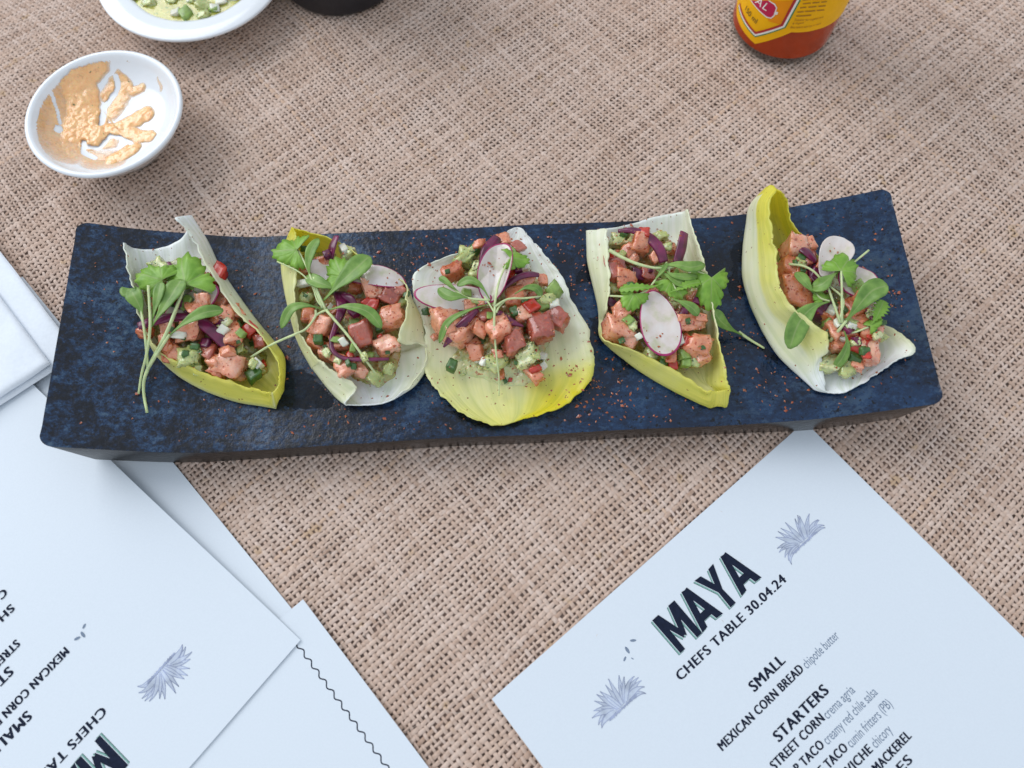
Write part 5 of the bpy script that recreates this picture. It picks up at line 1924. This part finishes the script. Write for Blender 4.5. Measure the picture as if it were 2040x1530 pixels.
# ---- salsa chunks in the rimmed dish
for i in range(34):
    a = random.uniform(1.16 * math.pi, 1.84 * math.pi)
    r = random.uniform(0.012, 0.0275)
    kd = random.choice(['avocado', 'avocado', 'white_onion', 'cuke'])
    p = SALSA_C + Vector((r * math.cos(a), r * math.sin(a), 0.0116))
    lab = {'avocado': 'pale yellow green avocado dice in the salsa dish', 'white_onion': 'white onion dice in the salsa dish', 'cuke': 'green cucumber dice in the salsa dish'}[kd]
    nm = {'avocado': 'avocado_cube', 'white_onion': 'white_onion_piece', 'cuke': 'cucumber_piece'}[kd]
    chunk(nm, kd, p, random.uniform(.003, .0055), 1, 1, .45, lab, 'salsa dice', 'dice in the salsa dish')


# ------------------------------------------------------------------ juice puddles on the plate
def puddle(k, poly, label, h=0.00035):
    pts = [W(k, x, y, 0.3) for x, y in poly]
    ring = spline(pts + [pts[0]], 5)[:-1]
    ring = [p + Vector((noise.noise(p * 500), noise.noise(p * 500 + Vector((3, 3, 3))), 0)) * 0.0009 for p in ring]
    c = sum(ring, Vector()) / len(ring)
    bm = bmesh.new()
    f0 = bm.faces.new([bm.verts.new((p.x, p.y, 0)) for p in ring])
    bm.normal_update()
    if f0.normal.z < 0: f0.normal_flip()
    bmesh.ops.inset_region(bm, faces=[f0], thickness=0.0007, depth=0)
    inner = set(v for v in bm.verts if all(len(e.link_faces) > 1 for e in v.link_edges))
    bmesh.ops.triangulate(bm, faces=bm.faces[:])
    bm.verts.index_update()
    vs = []
    for v in bm.verts:
        q = Vector((v.co.x, v.co.y, 0))
        q.z = plate_top(q) + 0.00030 + (h if v in inner else -0.8 * h)
        vs.append(q)
    fs = [tuple(v.index for v in f.verts) for f in bm.faces]
    bm.free()
    o = mesh_obj('juice_puddle', vs, fs, M['puddle'], origin=c)
    tag(o, label, 'puddle', 'juice puddles on the plate')


puddle(4, [(110, 430), (40, 520), (20, 650), (60, 760), (130, 850), (150, 950), (200, 1050), (330, 1150), (500, 1290), (650, 1390), (700, 1360), (480, 1180), (260, 1020), (210, 880), (170, 700)], 'dark oily juice pooled round the foot of the angular endive boat')
puddle(3, [(150, 1060), (200, 1250), (330, 1370), (500, 1450), (700, 1480), (820, 1430), (600, 1400), (350, 1250)], 'dark oily juice under the scalloped edge of the flat endive leaf')
puddle(5, [(130, 380), (60, 420), (30, 560), (40, 760), (120, 900), (220, 1020), (330, 1120), (300, 1030), (170, 760), (125, 560)], 'dark oily juice beside the furry back of the crescent endive boat')
puddle(2, [(200, 1180), (190, 1330), (260, 1420), (420, 1440), (600, 1400), (500, 1260), (380, 1150)], 'dark oily juice in front of the deep cupped endive boat')


# ------------------------------------------------------------------ chilli flakes sprinkled over plate and food
def flakes():
    dg = bpy.context.evaluated_depsgraph_get()
    bpy.context.view_layer.update()
    V_, F_ = [], []
    for o in BVH_SRC:
        mw = o.matrix_world
        b = len(V_)
        V_ += [mw @ v.co for v in o.data.vertices]
        F_ += [tuple(i + b for i in p.vertices) for p in o.data.polygons]
    bvh = BVHTree.FromPolygons(V_, F_)
    vs, fs = [], []
    r = random.Random(3)
    clusters = [(r.uniform(-.14, .14), r.uniform(-.036, .036)) for _ in range(26)]
    n_ = 0
    while n_ < 1500:
        if r.random() < 0.55:
            cx, cy = r.choice(clusters)
            x, y = cx + r.gauss(0, .010), cy + r.gauss(0, .008)
        else:
            x, y = r.uniform(-.14, .146), r.uniform(-.039, .039)
        if abs(x) > .145 or abs(y) > .0395: continue
        if x < -0.06 and r.random() < 0.55: continue
        p = PL_C + PL_X * x + PL_Y * y + Vector((0, 0, 0.08))
        hit, nor, _, _ = bvh.ray_cast(p, Vector((0, 0, -1)))
        if hit is None: continue
        n_ += 1
        L = r.uniform(.00022, .00066) * (1.7 if r.random() < 0.12 else 1)
        w = L * r.uniform(.35, .8)
        q = Quaternion((r.uniform(-1, 1), r.uniform(-1, 1), r.uniform(-1, 1)), r.uniform(-.5, .5)) @ Quaternion((0, 0, 1), r.uniform(0, 6.28))
        b = len(vs)
        c = hit + nor * (L * .25)
        for (ax, ay, az) in ((-1, -.6, 0), (.2, -1, .3), (1, .1, 0), (.1, 1, .2), (0, 0, .7), (0, 0, -.5)):
            vs.append(c + q @ Vector((ax * L, ay * w, az * L * .5)))
        fs += [(b + i, b + (i + 1) % 4, b + 4) for i in range(4)] + [(b + (i + 1) % 4, b + i, b + 5) for i in range(4)]
    o = mesh_obj('chilli_flakes', vs, fs, M['flake'], smooth=False, origin=PL_C + Vector((0, 0, .0135)))
    tag(o, 'orange red chilli flakes sprinkled over plate and food', 'chilli flakes', kind='stuff')


flakes()
